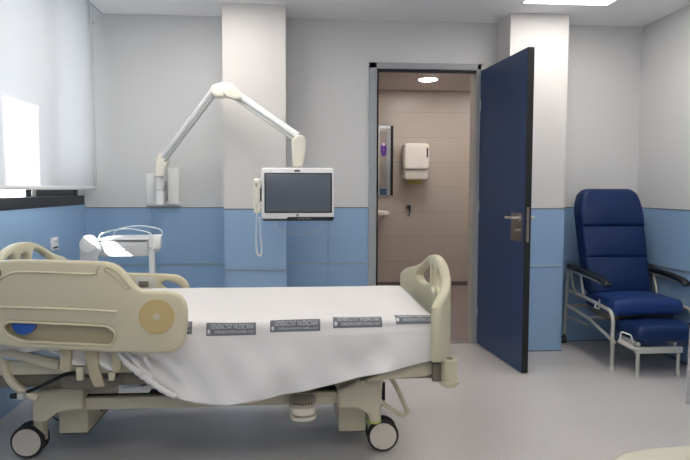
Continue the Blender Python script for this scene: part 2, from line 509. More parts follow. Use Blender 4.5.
# outside: eave and upright fins added unseen to cut the sun into a patch
sun_blocker = mat('sun_blocker_grey', (96, 96, 98), .8)
k = 8
for y in (3.28, 1.48, -.32, -2.12):
    slab('trim_%d' % k, (-3.20, y, -.1), (-1.80, y+.05, 3.7), sun_blocker); k += 1
slab('trim_12', (-2.79, -3.2, 2.75), (-1.70, 5.4, 2.83), sun_blocker)

# roller blind
bm = bmesh.new()
BX = -1.42; nY, nZ = 60, 24
grid = []
for i in range(nY+1):
    y = -1.25+(4.575+1.25)*i/nY
    row = []
    for j in range(nZ+1):
        z = 1.185+(2.64-1.185)*j/nZ
        row.append(bm.verts.new((BX+.004*math.sin(y*3.1)*(1-j/nZ)+.003*math.sin(z*5+y), y, z)))
    grid.append(row)
for i in range(nY):
    for j in range(nZ): bm.faces.new((grid[i][j], grid[i+1][j], grid[i+1][j+1], grid[i][j+1]))
bl = thing('roller_blind', 'wide white roller blind drawn down over the window, sun patch on its left', 'blind', (BX, 2, 1.17))
fin(bm, 'fabric', M['blind'], bl, smooth=180, recalc=False)
bm = bmesh.new(); tube(bm, [(BX+.002, -1.25, 1.18), (BX+.002, 4.578, 1.18)], .007, 10, .012); fin(bm, 'bottom_bar', M['mwhite'], bl)
bm = bmesh.new(); cyl(bm, (BX-.03, -1.25, 2.64), (BX-.03, 4.578, 2.64), .03); fin(bm, 'roller', M['mwhite'], bl)
bm = bmesh.new(); tube(bm, [(BX+.01, 4.588, 1.19), (BX+.01, 4.588, 2.64)], .0025, 6); box(bm, (BX+.004, 4.58, 2.33), (BX+.016, 4.6, 2.35), .002, 1); fin(bm, 'side_cord', M['armgrey'], bl)

# ================================================================== CEILING LIGHTS
def panel(x, y, label, group):
    t = thing('ceiling_light', label, 'ceiling light', (x, y, ZC))
    t['group'] = group
    bm = bmesh.new(); w = .3
    box(bm, (x-w, y-w, ZC-.006), (x-w+.012, y+w, ZC+.0)); box(bm, (x+w-.012, y-w, ZC-.006), (x+w, y+w, ZC))
    box(bm, (x-w, y-w, ZC-.006), (x+w, y-w+.012, ZC)); box(bm, (x-w, y+w-.012, ZC-.006), (x+w, y+w, ZC))
    fin(bm, 'frame', M['mwhite'], t, smooth=0)
    bm = bmesh.new(); box(bm, (x-w+.012, y-w+.012, ZC-.003), (x+w-.012, y+w-.012, ZC-.001)); fin(bm, 'diffuser', M['lamp'], t, smooth=0)
    return t
G_ = 'flush ceiling light panels'
panel(1.80, 3.80, 'square flush light panel in the ceiling above the blue door', G_)
panel(-.50, 3.62, 'square flush light panel in the ceiling in front of the left pillar, above the photo', G_)
panel(-.27, 2.0, 'added square fill-light panel in the ceiling over the bed, above the photo', G_)  # panels from here on are out of view, added to fill the room
panel(1.80, 2.2, 'added square fill-light panel in the ceiling between bed and stool, above the photo', G_)
panel(-.27, .4, 'added square fill-light panel in the ceiling over the viewer, on the window side', G_)
panel(1.80, .4, 'added square fill-light panel in the ceiling over the viewer, away from the window', G_)
panel(-.27, -1.2, 'added square fill-light panel in the ceiling behind the viewer, on the window side', G_)
panel(1.80, -1.2, 'added square fill-light panel in the ceiling behind the viewer, away from the window', G_)

# ================================================================== BATHROOM
BY0, BY1, BX0, BX1, BZ = YW+.14, 7.45, .15, 2.75, 2.36
slab('floor_bathroom', (BX0-.1, YW+.04, -.1), (BX1+.1, BY1+.1, -.002), M['beige'])
slab('wall_bathroom_back', (BX0-.1, BY1, 0), (BX1+.1, BY1+.1, BZ), M['tiles'])
slab('wall_bathroom_left', (BX0-.1, BY0, 0), (BX0, BY1, BZ), M['tiles'])
slab('wall_bathroom_right', (BX1, BY0, 0), (BX1+.1, BY1, BZ), M['tiles'])
slab('wall_bathroom_front_left', (BX0, BY0, 0), (DX0-.002, BY0+.01, BZ), M['tiles'])
slab('wall_bathroom_front_right', (DX1+.03, BY0, 0), (BX1, BY0+.01, BZ), M['tiles'])
slab('ceiling_bathroom', (BX0-.1, BY0, BZ), (BX1+.1, BY1+.1, BZ+.05), mat('bathroom_ceiling', (216, 208, 204), .8))
slab('baseboard_bathroom', (BX0, BY1-.012, 0), (BX1, BY1, .05), mat('bathroom_base', (112, 100, 98), .5))
slab('trim_6', (DX0, YW-.01, 0), (DX1, YW+.06, .004), M['steel'])
dlp = at(428, 79, Z=BZ)
for lx_, ly_, lb in ((dlp.x, dlp.y, 'small round downlight glowing in the bathroom ceiling seen through the doorway'), (2.3, 6.6, 'added round fill downlight at the right of the bathroom ceiling, hidden behind the door frame'), (1.2, 5.3, 'added round fill downlight in the bathroom ceiling just inside the doorway, hidden by the lintel')):  # the last two are added out of sight to brighten the bathroom
    t = thing('downlight', lb, 'ceiling light', (lx_, ly_, BZ), 'bathroom downlights')
    bm = bmesh.new(); cyl(bm, (lx_, ly_, BZ-.008), (lx_, ly_, BZ), .115, seg=32, bev=.003); fin(bm, 'trim_ring', M['mwhite'], t)
    bm = bmesh.new(); cyl(bm, (lx_, ly_, BZ-.011), (lx_, ly_, BZ-.007), .095, seg=32); fin(bm, 'diffuser', M['down'], t)

# towel dispenser
Yd = BY1
a, b = at(402.5, 181, Y=Yd-.1), at(427.5, 144, Y=Yd-.1)
t = thing('paper_towel_dispenser', 'white paper towel dispenser with rounded corners on the beige bathroom wall', 'dispenser', ((a.x+b.x)/2, Yd, a.z))
bm = bmesh.new(); H = b.z-a.z
plate(bm, rrect(a.x, a.z+.30*H, b.x, b.z, .05), thick=.22, bevel=.02, fn=xzmap(Yd-.112)); fin(bm, 'cover', M['porcelain'], t)
bm = bmesh.new(); plate(bm, rrect(a.x+.006, a.z+.03*H, b.x-.006, a.z+.36*H, .04), thick=.19, bevel=.02, fn=xzmap(Yd-.1)); fin(bm, 'lower_cover', M['porcelain'], t)
bm = bmesh.new(); box(bm, (b.x-.035, Yd-.226, a.z+.62*H), (b.x-.018, Yd-.22, a.z+.88*H), .002, 1); fin(bm, 'sight_slot', M['black'], t)
bm = bmesh.new(); box(bm, (a.x+.06, Yd-.13, a.z-.035), (b.x-.07, Yd-.11, a.z+.03), .002, 1); fin(bm, 'paper_towel', M['yellow'], t)
# hook
h = at(409, 209, Y=BY1-.02)
bm = bmesh.new(); cyl(bm, (h.x, BY1, h.z+.02), (h.x, BY1-.012, h.z+.02), .03, bev=.003)
tube(bm, rounded([(h.x, BY1-.01, h.z+.02), (h.x, BY1-.06, h.z), (h.x, BY1-.05, h.z-.06), (h.x, BY1-.02, h.z-.08)], .02), .008)
tag(fin(bm, 'wall_hook', mat('dark_steel', (90, 92, 96), .3, .7)), 'small steel hook on bathroom wall below the towel dispenser', 'hook')
# mirror
mx0, mx1 = .80, at(390.5, 150, Y=BY1-.03).x; mz1, mz0 = at(390, 125.5, Y=BY1-.03).z, at(390, 195.5, Y=BY1-.03).z
t = thing('bathroom_mirror', 'tall narrow mirror with a dark side edge on the bathroom wall above the basin', 'mirror', (mx1, BY1, mz0))
bm = bmesh.new(); box(bm, (mx0, BY1-.03, mz0), (mx1, BY1-.012, mz1), .002, 1); fin(bm, 'glass', M['mirror'], t)
bm = bmesh.new(); box(bm, (mx0, BY1-.012, mz0+.0), (mx1+.036, BY1, mz1)); fin(bm, 'backing', M['black'], t, smooth=0)
# basin
p = at(387, 210, Y=BY1-.15)
BY1_ = BY1; BY1 = BY1-.004
t = thing('wash_basin', 'white wash basin edge showing beside the left door jamb in the bathroom', 'basin', (.86, BY1, .8))
bm = bmesh.new()
plate(bm, roundpoly([(.45, BY1), (p.x-.005, BY1), (p.x, BY1-.42), (.50, BY1-.46)], [0, .01, .1, .1]), [smoothpoly([(.60, BY1-.12), (.95, BY1-.10), (1.0, BY1-.25), (.80, BY1-.39), (.58, BY1-.3)])], thick=.045, bevel=.01, fn=xymap(.90)); fin(bm, 'rim', M['porcelain'], t)
bm = bmesh.new()
ring = []
for j, (s, z) in enumerate(((1.02, .895), (.97, .84), (.8, .79), (.4, .765))):
    ring.append([bm.verts.new((.78+math.cos(2*PI*k/24)*.24*s, BY1-.25+math.sin(2*PI*k/24)*.17*s, z)) for k in range(24)])
for q, w in zip(ring, ring[1:]):
    for k in range(24): bm.faces.new((q[k], q[(k+1) % 24], w[(k+1) % 24], w[k]))
bm.faces.new(ring[-1]); fin(bm, 'bowl', M['porcelain'], t)
bm = bmesh.new(); tube(bm, rounded([(.78, BY1-.05, .92), (.78, BY1-.05, 1.05), (.78, BY1-.18, 1.05), (.78, BY1-.18, 1.02)], .02), .011); fin(bm, 'tap', M['steel'], t)
bm = bmesh.new(); cyl(bm, (.78, BY1-.2, 0), (.78, BY1-.2, .77), .05, .07); fin(bm, 'pedestal', M['porcelain'], t)
BY1 = BY1_
# what the mirror sees: picture and strips added by the doorway for its reflection
y_ = BY0+.01
t = thing('mirror_prop_picture', 'purple flower picture added beside the doorway for its reflection in the bathroom mirror', 'picture', (1.45, y_, 1.3))
bm = bmesh.new(); box(bm, (1.392, y_, 1.22), (1.50, y_+.006, 2.12)); fin(bm, 'board', mat('picture_board', (150, 140, 132), .6), t, smooth=0)
bm = bmesh.new()
for k in range(9):
    a_ = k*2*PI/9; c_ = Vector((1.45+math.cos(a_)*.028, y_+.008, 1.82+math.sin(a_)*.07))
    r_ = bmesh.ops.create_icosphere(bm, subdivisions=2, radius=.036)
    for v in r_['verts']: v.co = Vector((v.co.x*.7, v.co.y*.15, v.co.z*1.3))+c_
fin(bm, 'petals', M['purple'], t)
bm = bmesh.new(); r_ = bmesh.ops.create_icosphere(bm, subdivisions=2, radius=.03)
for v in r_['verts']: v.co = Vector((v.co.x, v.co.y*.2, v.co.z))+Vector((1.45, y_+.010, 1.90))
fin(bm, 'pale_petal', mat('pink_petal', (226, 180, 220), .6), t)
slab('trim_7', (1.505, y_-.005, 0), (1.60, y_+.02, 2.2), M['frame_grey'])
slab('trim_13', (1.392, y_-.005, 0), (2.7, y_+.004, 1.19), mat('bathroom_blue_panel', (70, 100, 135), .5))
slab('trim_14', (1.392, y_-.005, 2.16), (2.7, y_+.022, BZ), M['mwhite'])  # white band added to stand for the ceiling in the reflection

# ================================================================== SWITCH
p0, p1 = at(50.5, 251, X=XL), at(57, 236.5, X=XL)
t = thing('wall_switch', 'white vertical switch plate on the blue wall under the window', 'switch', (XL, (p0.y+p1.y)/2, p0.z))
bm = bmesh.new(); box(bm, (XL, p0.y, p0.z), (XL+.010, p1.y, p1.z), .003); fin(bm, 'plate', M['mwhite'], t)
bm = bmesh.new(); box(bm, (XL+.010, p0.y+.02, p0.z+.055), (XL+.014, p1.y-.02, p1.z-.01), .002); fin(bm, 'rocker', M['mwhite'], t)
bm = bmesh.new(); box(bm, (XL+.010, p0.y+.02, p0.z+.012), (XL+.013, p1.y-.02, p0.z+.022), .001, 1); fin(bm, 'indicator', M['mblack'], t)

# ================================================================== MONITOR ARM
arm = thing('monitor_arm', 'white jointed wall arm carrying a flat patient monitor over the bed', 'monitor arm', (-.94, YW, 1.06))
bm = bmesh.new()
a0, a1 = at(147, 205.5, Y=YW), at(182, 168, Y=YW)
box(bm, (a0.x, YW-.014, a0.z), (a1.x, YW, a0.z+.03), .003, 1); box(bm, (a0.x, YW-.01, a0.z), (a0.x+.06, YW, a1.z-.04), .003, 1)
fin(bm, 'wall_plate', M['armwhite'], arm)
bm = bmesh.new(); q0, q1 = at(168, 204.5, Y=YW-.06), at(178.5, 168, Y=YW-.06); box(bm, (q0.x, YW-.06, q0.z), (q1.x, YW, q1.z), .006); fin(bm, 'cable_box', M['armwhite'], arm)
pv = at(159.5, 190, Y=4.47)
bm = bmesh.new(); cyl(bm, (pv.x, 4.47, at(160, 205, Y=4.47).z), (pv.x, 4.47, at(160, 190.5, Y=4.47).z), .029, bev=.003); box(bm, (pv.x-.02, 4.47, 1.08), (pv.x+.02, YW, 1.14), .004); fin(bm, 'wall_post', M['armwhite'], arm)
bm = bmesh.new(); cyl(bm, (pv.x, 4.47, at(160, 189.5, Y=4.47).z), (pv.x, 4.47, at(160, 177, Y=4.47).z), .028, bev=.003); box(bm, (pv.x-.02, 4.47, 1.19), (pv.x+.02, YW, 1.23), .004); fin(bm, 'swivel_collar', M['armwhite'], arm)
bm = bmesh.new()
plate(bm, roundpoly(XZ([(155, 177), (155.5, 163), (158, 155), (164, 151), (168, 154), (169, 163), (164.5, 170), (164.5, 177)], 4.44), .012), thick=.07, bevel=.012, fn=xzmap(4.45)); fin(bm, 'shoulder_cover', M['armcream'], arm)
S0 = at(162.5, 160, Y=4.44); S1 = at(214, 92, Y=4.09)
E0 = at(230, 91, Y=4.07); E1 = at(297, 137.5, Y=3.86)
def arm_pair(A, B, name):
    off = Vector((0, 0, 1)).cross((B-A)).normalized()
    n = (B-A).normalized().cross(off).normalized()
    if n.z < 0: n = -n
    bm = bmesh.new(); tube(bm, [A+n*.011, B+n*.011], .021, 14, .021); o = fin(bm, name, M['armwhite'], arm)
    bm = bmesh.new(); tube(bm, [A-n*.022, B-n*.022], .010, 10); fin(bm, 'parallel_rod', M['armgrey'], arm)
arm_pair(S0, S1, 'lower_arm'); arm_pair(E0, E1, 'upper_arm')
bm = bmesh.new()
plate(bm, roundpoly(XZ([(210.5, 93), (211, 86), (219, 83), (229, 82.5), (233, 86), (235, 93), (228, 97), (216, 98)], 4.06), .02), thick=.085, bevel=.014, fn=xzmap(4.08)); fin(bm, 'elbow_cover', M['armcream'], arm)
bm = bmesh.new()
plate(bm, roundpoly(XZ([(222, 92), (232, 82.5), (241, 92), (243, 99), (235, 100), (226, 97)], 4.01), .015), thick=.05, bevel=.01, fn=xzmap(4.02)); fin(bm, 'elbow_cap', M['armcream'], arm)
bm = bmesh.new()
plate(bm, roundpoly(XZ([(292.5, 167), (292, 152), (291, 141), (297, 134.5), (304, 136), (306, 142), (305.5, 152), (302.5, 167)], 3.84), .012), thick=.075, bevel=.014, fn=xzmap(3.85)); fin(bm, 'head_cover', M['armcream'], arm)
# monitor
MY = 3.80
mo = None
m0, m1 = at(261.5, 221, Y=MY-.03), at(334, 168, Y=MY-.03)
bm = bmesh.new(); plate(bm, rrect(m0.x, m0.z+.012, m1.x, m1.z, .018), thick=.05, bevel=.009, fn=xzmap(MY)); mon = fin(bm, 'monitor', M['mwhite'], arm)
bm = bmesh.new(); s0, s1 = at(264.5, 213, Y=MY-.03), at(332, 173, Y=MY-.03)
plate(bm, rrect(s0.x, s0.z, s1.x, s1.z, .005), thick=.006, bevel=.001, fn=xzmap(MY-.0265)); fin(bm, 'bezel', M['mblack'], mon)
bm = bmesh.new(); plate(bm, rrect(s0.x+.008, s0.z+.008, s1.x-.008, s1.z-.008, .002), thick=.004, bevel=.0005, fn=xzmap(MY-.0295)); fin(bm, 'screen', M['screen'], mon)
bm = bmesh.new()
c0 = at(288, 219, Y=MY-.03)
plate(bm, roundpoly([(m0.x+.015, m0.z), (m1.x-.01, m0.z), (m1.x, m0.z+.010), (m1.x, m0.z+.025), (c0.x, m0.z+.025), (c0.x-.01, m0.z+.012), (m0.x+.003, m0.z+.012)], .006), thick=.054, bevel=.004, fn=xzmap(MY)); fin(bm, 'control_strip', M['mblack'], mon)
bm = bmesh.new()
for k in range(6): box(bm, (c0.x+.06+k*.014, MY-.030, m0.z+.011), (c0.x+.068+k*.014, MY-.0265, m0.z+.013))
fin(bm, 'buttons', M['armgrey'], mon, smooth=0)['kind'] = 'stuff'
bm = bmesh.new(); c = at(297, 170.8, Y=MY-.03); box(bm, (c.x-.016, MY-.028, c.z-.004), (c.x+.016, MY-.024, c.z+.005), .001, 1); fin(bm, 'camera_window', M['mblack'], mon)
lg = at(297.5, 215.3, Y=MY-.03)
bm = bmesh.new(); cyl(bm, (lg.x, MY-.0245, lg.z), (lg.x, MY-.0265, lg.z), .0085, seg=24); lgo = fin(bm, 'logo', M['logo'], mon)
tb = text_mesh('hp', 1, lambda x, y: (lg.x+x*.010, MY-.027, lg.z+.001+y*.012)); fin(tb, 'logo_letters', M['mwhite'], mon, smooth=0)
bm = bmesh.new(); b0, b1, b2 = at(276, 221, Y=MY), at(300, 235, Y=MY), at(322, 221, Y=MY)
tube(bm, rounded([b0+Vector((0, 0, .02)), Vector((b0.x, MY, b0.z-.045)), Vector((b1.x-.04, MY, b1.z+.002)), Vector((b1.x+.03, MY, b1.z+.002)), Vector((b2.x, MY, b2.z-.05)), b2+Vector((0, 0, .02))], .03), .0017, 8); fin(bm, 'wire_bail', M['armgrey'], mon)
bm = bmesh.new(); box(bm, (m0.x-.008, MY-.02, 1.10), (m0.x+.004, MY+.02, 1.20), .003); fin(bm, 'handset_cradle', M['mblack'], mon)
# handset with curly cord
hs = thing('telephone_handset', 'cream telephone handset with a coiled cord hanging on the monitor\'s left side', 'handset', (-.22, MY, 1.03))
bm = bmesh.new()
h0, h1 = at(254, 213, Y=MY-.01), at(261.5, 178.5, Y=MY-.01)
box(bm, (h0.x, MY-.035, h0.z+.0), (h1.x-.004, MY+.012, h0.z+.06), .01, 3); box(bm, (h0.x, MY-.035, h1.z-.06), (h1.x-.004, MY+.012, h1.z), .01, 3)
box(bm, (h0.x+.002, MY-.035, h0.z+.02), (h1.x-.014, MY-.003, h1.z-.02), .009, 3)
fin(bm, 'handset_body', M['armcream'], hs)
bm = bmesh.new(); path = []
A = [at(257, 213, Y=MY-.01), at(256, 235, Y=MY-.01), at(257, 252, Y=MY-.01), at(260, 256, Y=MY-.01), at(261.5, 250, Y=MY-.01), at(260.5, 235, Y=MY-.01), at(259.5, 217, Y=MY-.01)]
cl = [Vector(q) for q in smoothpoly([tuple(a) for a in A], 40, False)]
for k, c in enumerate(cl):
    path.append(c+Vector((math.cos(k*1.1)*.005, math.sin(k*1.1)*.005, 0)))
tube(bm, path, .0018, 5); fin(bm, 'coiled_cord', M['armwhite'], hs)

# ================================================================== BEDSIDE TABLE (white trolley)
TY0, TY1 = 3.72, 4.06
tb_ = thing('bedside_table', 'white bedside table on posts with a gallery rail, sunlit behind the bed head', 'bedside table', (-1.08, 3.95, 0))
def tx(px, py, Y=TY0): return at(px, py, Y=Y)
bm = bmesh.new(); l, r_ = tx(97, 240), tx(150, 240)
box(bm, (l.x, TY0, tx(0, 239).z-.012), (r_.x, TY1, tx(100, 239).z), .006); fin(bm, 'table_top', M['trolley'], tb_)
bm = bmesh.new(); lo = tx(100, 257); box(bm, (l.x+.01, TY0+.008, lo.z), (r_.x-.008, TY1-.01, tx(100, 242).z), .008); fin(bm, 'drawer', M['trolley'], tb_)
bm = bmesh.new(); ha, hb = tx(113, 247), tx(132, 247); tube(bm, rounded([(ha.x, TY0+.01, ha.z+.01), (ha.x, TY0-.012, ha.z+.008), ((ha.x+hb.x)/2, TY0-.016, ha.z-.006), (hb.x, TY0-.012, ha.z+.008), (hb.x, TY0+.01, ha.z+.01)], .02), .003, 8); fin(bm, 'handle', M['armgrey'], tb_)
bm = bmesh.new(); g = [tx(98, 239), tx(101, 234), tx(112, 230.5), tx(128, 229), tx(144, 231.5), tx(150.5, 234.5), tx(150.5, 240)]
tube(bm, [Vector(q) for q in smoothpoly([tuple(v+Vector((0, .01, 0))) for v in g], 6, False)], .004, 8)
fin(bm, 'gallery_rail', M['clear'], tb_)
bm = bmesh.new(); tube(bm, [Vector(q) for q in smoothpoly([tuple(v+Vector((0, .31, 0))) for v in g], 6, False)], .004, 8)
fin(bm, 'gallery_rail', M['clear'], tb_)
bm = bmesh.new()
c = tx(87, 245, TY0-.02)
plate(bm, roundpoly(XZ([(78.5, 300), (78.5, 243), (82, 236), (91, 235), (97, 241), (101, 249), (96, 258), (95, 300)], TY0-.02), .03), thick=.05, bevel=.012, fn=xzmap(TY0+.01)); fin(bm, 'post', M['trolley'], tb_)
bm = bmesh.new(); cyl(bm, (c.x, TY0-.022, c.z), (c.x, TY0+.0, c.z), .045, bev=.004); fin(bm, 'pivot_disc', M['armwhite'], tb_)
bm = bmesh.new(); a_, b_ = tx(148.5, 240), tx(154, 240); box(bm, (a_.x, TY0, .08), (b_.x, TY0+.035, tx(150, 236).z), .005); fin(bm, 'post', M['trolley'], tb_)
bm = bmesh.new(); a_, b_ = tx(153, 249), tx(160, 235); box(bm, (a_.x, TY0-.005, a_.z), (b_.x, TY0+.05, b_.z), .006); fin(bm, 'end_bracket', M['armwhite'], tb_)
bm = bmesh.new(); c = tx(150.5, 248); cyl(bm, (c.x, TY0-.012, c.z), (c.x, TY0, c.z), .008, seg=12); c = tx(149, 244); box(bm, (c.x-.012, TY0-.01, c.z-.02), (c.x-.004, TY0, c.z+.02), .002, 1); fin(bm, 'clamp_screw', M['armgrey'], tb_)
bm = bmesh.new(); box(bm, (-1.33, TY0-.01, .07), (-.86, TY0+.05, .11), .01); box(bm, (-1.31, TY0, .07), (-1.26, TY1, .11), .01); box(bm, (-.93, TY0, .07), (-.88, TY1, .11), .01); fin(bm, 'base', M['trolley'], tb_)
for x in (-1.285, -.905):
    for y in (TY0+.02, TY1-.03):
        bm = bmesh.new(); cyl(bm, (x-.012, y, .034), (x+.012, y, .034), .034); box(bm, (x-.006, y-.006, .034), (x+.006, y+.006, .08)); fin(bm, 'caster', M['tyre'], tb_)

# ================================================================== BED
bed = thing('hospital_bed', 'cream electric hospital bed on casters with moulded end boards and side rails', 'bed', (-.33, 2.93, 0))
def part(bm, name, m, parent=None, **k): return fin(bm, name, m, parent or bed, **k)
BYC = 2.93
# -- end boards
def board(name, X0, sgn, zoff=0, bow=.085, W=.49, slope=0):
    top = [(-W, .715), (-W+.05, .752), (-.32, .792), (-.20, .838), (-.09, .864), (0, .870), (.09, .864), (.20, .838), (.32, .792), (W-.05, .752), (W, .715)]
    out = smoothpoly(top, 5, False) + [(W, .50), (W-.012, .478), (W-.04, .47), (0, .46), (-W+.04, .47), (-W+.012, .478), (-W, .50)]
    out = [(a, b+zoff*(1 if b > .6 else 0)) for a, b in out]
    holes = [smoothpoly([(s*.10, .73), (s*.28, .70), (s*.345, .72), (s*.33, .748), (s*.20, .808), (s*.10, .822)], 5) for s in (-1, 1)]
    holes.append(smoothpoly([(-.045, .70), (.045, .70), (.05, .76), (.035, .815), (-.035, .815), (-.05, .76)], 5))
    holes = [[(a, b+zoff) for a, b in h] for h in holes]
    bm = bmesh.new()
    def fn(a, b, c):
        f = (abs(a)/W)**3.5
        return (X0 + sgn*bow*(1-f) + c + slope*a/W, BYC+a, b)
    plate(bm, out, holes, thick=.045, bevel=.014, fn=fn, bands=[-.46+.04*k for k in range(24)])
    o = part(bm, name, M['creamgreen'], smooth=45)
    return o
board('footboard', .585, 1, -.012, bow=.10, W=.512, slope=.025)
board('headboard', -1.215, -1, .06, bow=.03, W=.50)
# -- near side rail
RY = 2.385
def rl(px, py): 
    p = at(px, py, Y=RY-.02); return (p.x, p.z)
out_px = [(-18, 266), (0, 261), (40, 260.5), (98, 262), (108, 263), (116, 266), (124, 273), (132, 283), (140, 290), (150, 291.5), (168, 292), (178, 295), (185, 303), (187, 315), (186, 330), (183, 344), (176, 351), (165, 353.5), (120, 353), (60, 350), (10, 347), (-10, 340), (-22, 322), (-22, 285)]
outl = smoothpoly([rl(*p) for p in out_px], 4)
slot = roundpoly([rl(3, 326), rl(8, 321.5), rl(108, 326), rl(117, 334), rl(112, 345.5), rl(20, 341.5), rl(6, 334)], .03)
bm = bmesh.new(); plate(bm, outl, [slot], thick=.045, bevel=.012, fn=xzmap(RY)); rail = part(bm, 'side_rail', M['cream'], smooth=45)
rail['label'] = 'near cream side rail with recessed control slot and tan round dial'
bm = bmesh.new(); plate(bm, roundpoly([rl(0, 318), rl(120, 322), rl(120, 349), rl(0, 345)], .02), thick=.006, bevel=.001, fn=xzmap(RY+.016)); fin(bm, 'slot_panel', M['tan'], rail)
bm = bmesh.new(); tube(bm, [Vector((x, RY-.022, z)) for x, z in slot+[slot[0]]], .0045, 8); fin(bm, 'slot_rim', M['cream'], rail)
def ridge(pxs, r=.005, close=False, name='ridge', m='cream'):
    bm = bmesh.new(); P = smoothpoly([rl(*p) for p in pxs], 6, close)
    if close: P = P+[P[0]]
    tube(bm, [Vector((x, RY-.0225, z)) for x, z in P], r, 8, r*.8); return fin(bm, name, M[m], rail)
ridge([(-8, 283), (0, 279.5), (8, 274.5), (20, 272), (50, 272.5), (92, 274), (97, 271), (99, 265)])
ridge([(-10, 307), (20, 307.5), (80, 309.5), (117, 311.5)], .006)
ridge([(105, 269.5), (108, 267), (116, 271), (124, 279), (130, 287), (128, 289), (124, 287), (118, 279), (110, 273)], .0035, True)
dx, dz = rl(157, 316.5)
bm = bmesh.new(); cyl(bm, (dx, RY-.028, dz), (dx, RY-.018, dz), .066, seg=48, bev=.003); fin(bm, 'round_dial', M['gold'], rail)
bm = bmesh.new(); cyl(bm, (dx, RY-.033, dz), (dx, RY-.026, dz), .014, seg=24, bev=.002); fin(bm, 'dial_centre', M['cream'], rail)
bx_, bz_ = rl(21.5, 325)
pts = [(bx_+math.cos(PI+PI*k/24)*.044, bz_+.006+math.sin(PI+PI*k/24)*.048) for k in range(25)]
bm = bmesh.new(); plate(bm, pts, thick=.02, bevel=.004, fn=xzmap(RY+.004)); fin(bm, 'blue_button', M['bluedial'], rail)
bm = bmesh.new(); hx, hz = rl(-3, 273); cyl(bm, (hx, RY-.024, hz), (hx, RY, hz), .018, seg=24); fin(bm, 'grip_hole_shade', M['dtaupe'], rail)  # solid darker disc in place of the shade inside a hole

# -- far side rail (its foot end shows behind the near one)
FRY = 3.47
def rf(px, py):
    p = at(px, py, Y=FRY-.02); return (p.x, p.z)
z0 = .545
o_ = [rf(60, 274), rf(100, 273.5), rf(132, 273.5), rf(168, 274.5), rf(180, 277), rf(187.5, 284), rf(189.5, 294), rf(187, 305)]
x_r = o_[-1][0]
o_ = o_ + [(x_r-.03, z0), (-1.12, z0), (-1.16, .62), (-1.15, .70)]
hole = smoothpoly([rf(161.5, 284), rf(166, 281), rf(174, 283), rf(181, 288), rf(183, 292), rf(178, 292), rf(166, 289)], 4)
bm = bmesh.new(); plate(bm, smoothpoly(o_, 4), [hole], thick=.04, bevel=.01, fn=xzmap(FRY)); frail = part(bm, 'side_rail', M['cream'], smooth=45)
bm = bmesh.new(); a_, b_ = rf(135, 291), rf(155, 277); box(bm, (a_[0], FRY-.026, a_[1]), (b_[0], FRY-.015, b_[1]), .002); fin(bm, 'control_panel', M['armgrey'], frail)
bm = bmesh.new(); a_, b_ = rf(139, 287), rf(149, 281); box(bm, (a_[0], FRY-.03, a_[1]), (b_[0], FRY-.022, b_[1]), .002); fin(bm, 'control_button', M['dtaupe'], frail)

# -- mattress deck and frame
bm = bmesh.new(); box(bm, (-1.18, 2.50, .44), (.55, 3.36, .50), .01); part(bm, 'mattress_deck', M['taupe'])
bm = bmesh.new()
for y in (2.52, 3.30): box(bm, (-1.20, y, .385), (.60, y+.04, .44), .006)
for x in (-1.18, -.5, .0, .52): box(bm, (x, 2.53, .39), (x+.05, 3.32, .43), .005)
part(bm, 'deck_frame', M['dtaupe'])
# base beams
for y in (2.63, 3.20):
    bm = bmesh.new(); box(bm, (-1.08, y, .248), (.33, y+.045, .300), .006); part(bm, 'base_beam', M['taupe'])
bm = bmesh.new(); box(bm, (-.62, 2.66, .295), (.20, 2.70, .312), .003); box(bm, (-.95, 2.66, .300), (-.60, 2.665, .306)); part(bm, 'dark_trim', M['black'])
# lift legs (crossing under the deck)
for x, x2 in ((-.80, -1.0), (.10, .28)):
    for y in (2.72, 3.14):
        bm = bmesh.new(); tube(bm, [(x, y, .42), (x2, y, .27)], .022, 8); part(bm, 'lift_arm', M['dtaupe'])
# end covers with arched undersides, casters, boxes
def cover_px(pxs, Y, r, name='caster_cover', th=.10, y0=None):
    bm = bmesh.new(); plate(bm, roundpoly(XZ(pxs, Y), r), thick=th, bevel=.012, fn=xzmap((y0 or Y)+th/2)); return part(bm, name, M['taupe'], smooth=45)
HY = 2.60
hd = [(31.5, 422), (31.5, 399), (37, 391), (50, 389), (70, 387), (82, 388), (83.5, 411), (66, 411), (55, 414), (48, 421), (44, 423)]
ft = [(338, 409), (338, 390), (352, 384), (366, 373), (381, 369.5), (383.5, 376), (382, 396), (381, 423), (370, 423), (368, 415), (360, 410), (352, 408.5)]
cover_px(hd, HY, .012, th=.2)
cover_px(ft, HY, .012, th=.16)
# far ones mirrored about the bed axis
def far_cover(pxs):
    bm = bmesh.new(); plate(bm, roundpoly(XZ(pxs, HY), .012), thick=.10, bevel=.012, fn=xzmap(2*BYC-HY-.05)); part(bm, 'caster_cover', M['taupe'], smooth=45)
far_cover(hd); far_cover(ft)
bm = bmesh.new()
a_ = at(35, 395, Y=HY); box(bm, (-1.02, 2.66, .30), (-.92, 3.2, .35), .01); part(bm, 'cross_beam', M['taupe'])
bm = bmesh.new(); box(bm, (.22, 2.66, .30), (.32, 3.2, .36), .01); part(bm, 'cross_beam', M['taupe'])
b0, b1 = at(58.5, 434, Y=2.72), at(88, 410, Y=2.72)
bm = bmesh.new(); box(bm, (b0.x, 2.72, b0.z), (b1.x, 3.20, b1.z+.06), .008); part(bm, 'motor_box', M['taupe'])
bm = bmesh.new(); c = at(97, 412, Y=2.9); cyl(bm, (b1.x-.002, 2.9, c.z+.01), (b1.x+.004, 2.9, c.z+.01), .008, seg=12); box(bm, (b0.x+.01, 2.73, b0.z-.006), (b1.x-.005, 3.19, b0.z)); part(bm, 'box_foot', M['black'])
b0, b1 = at(338.5, 432.5, Y=2.70), at(366, 405, Y=2.70)
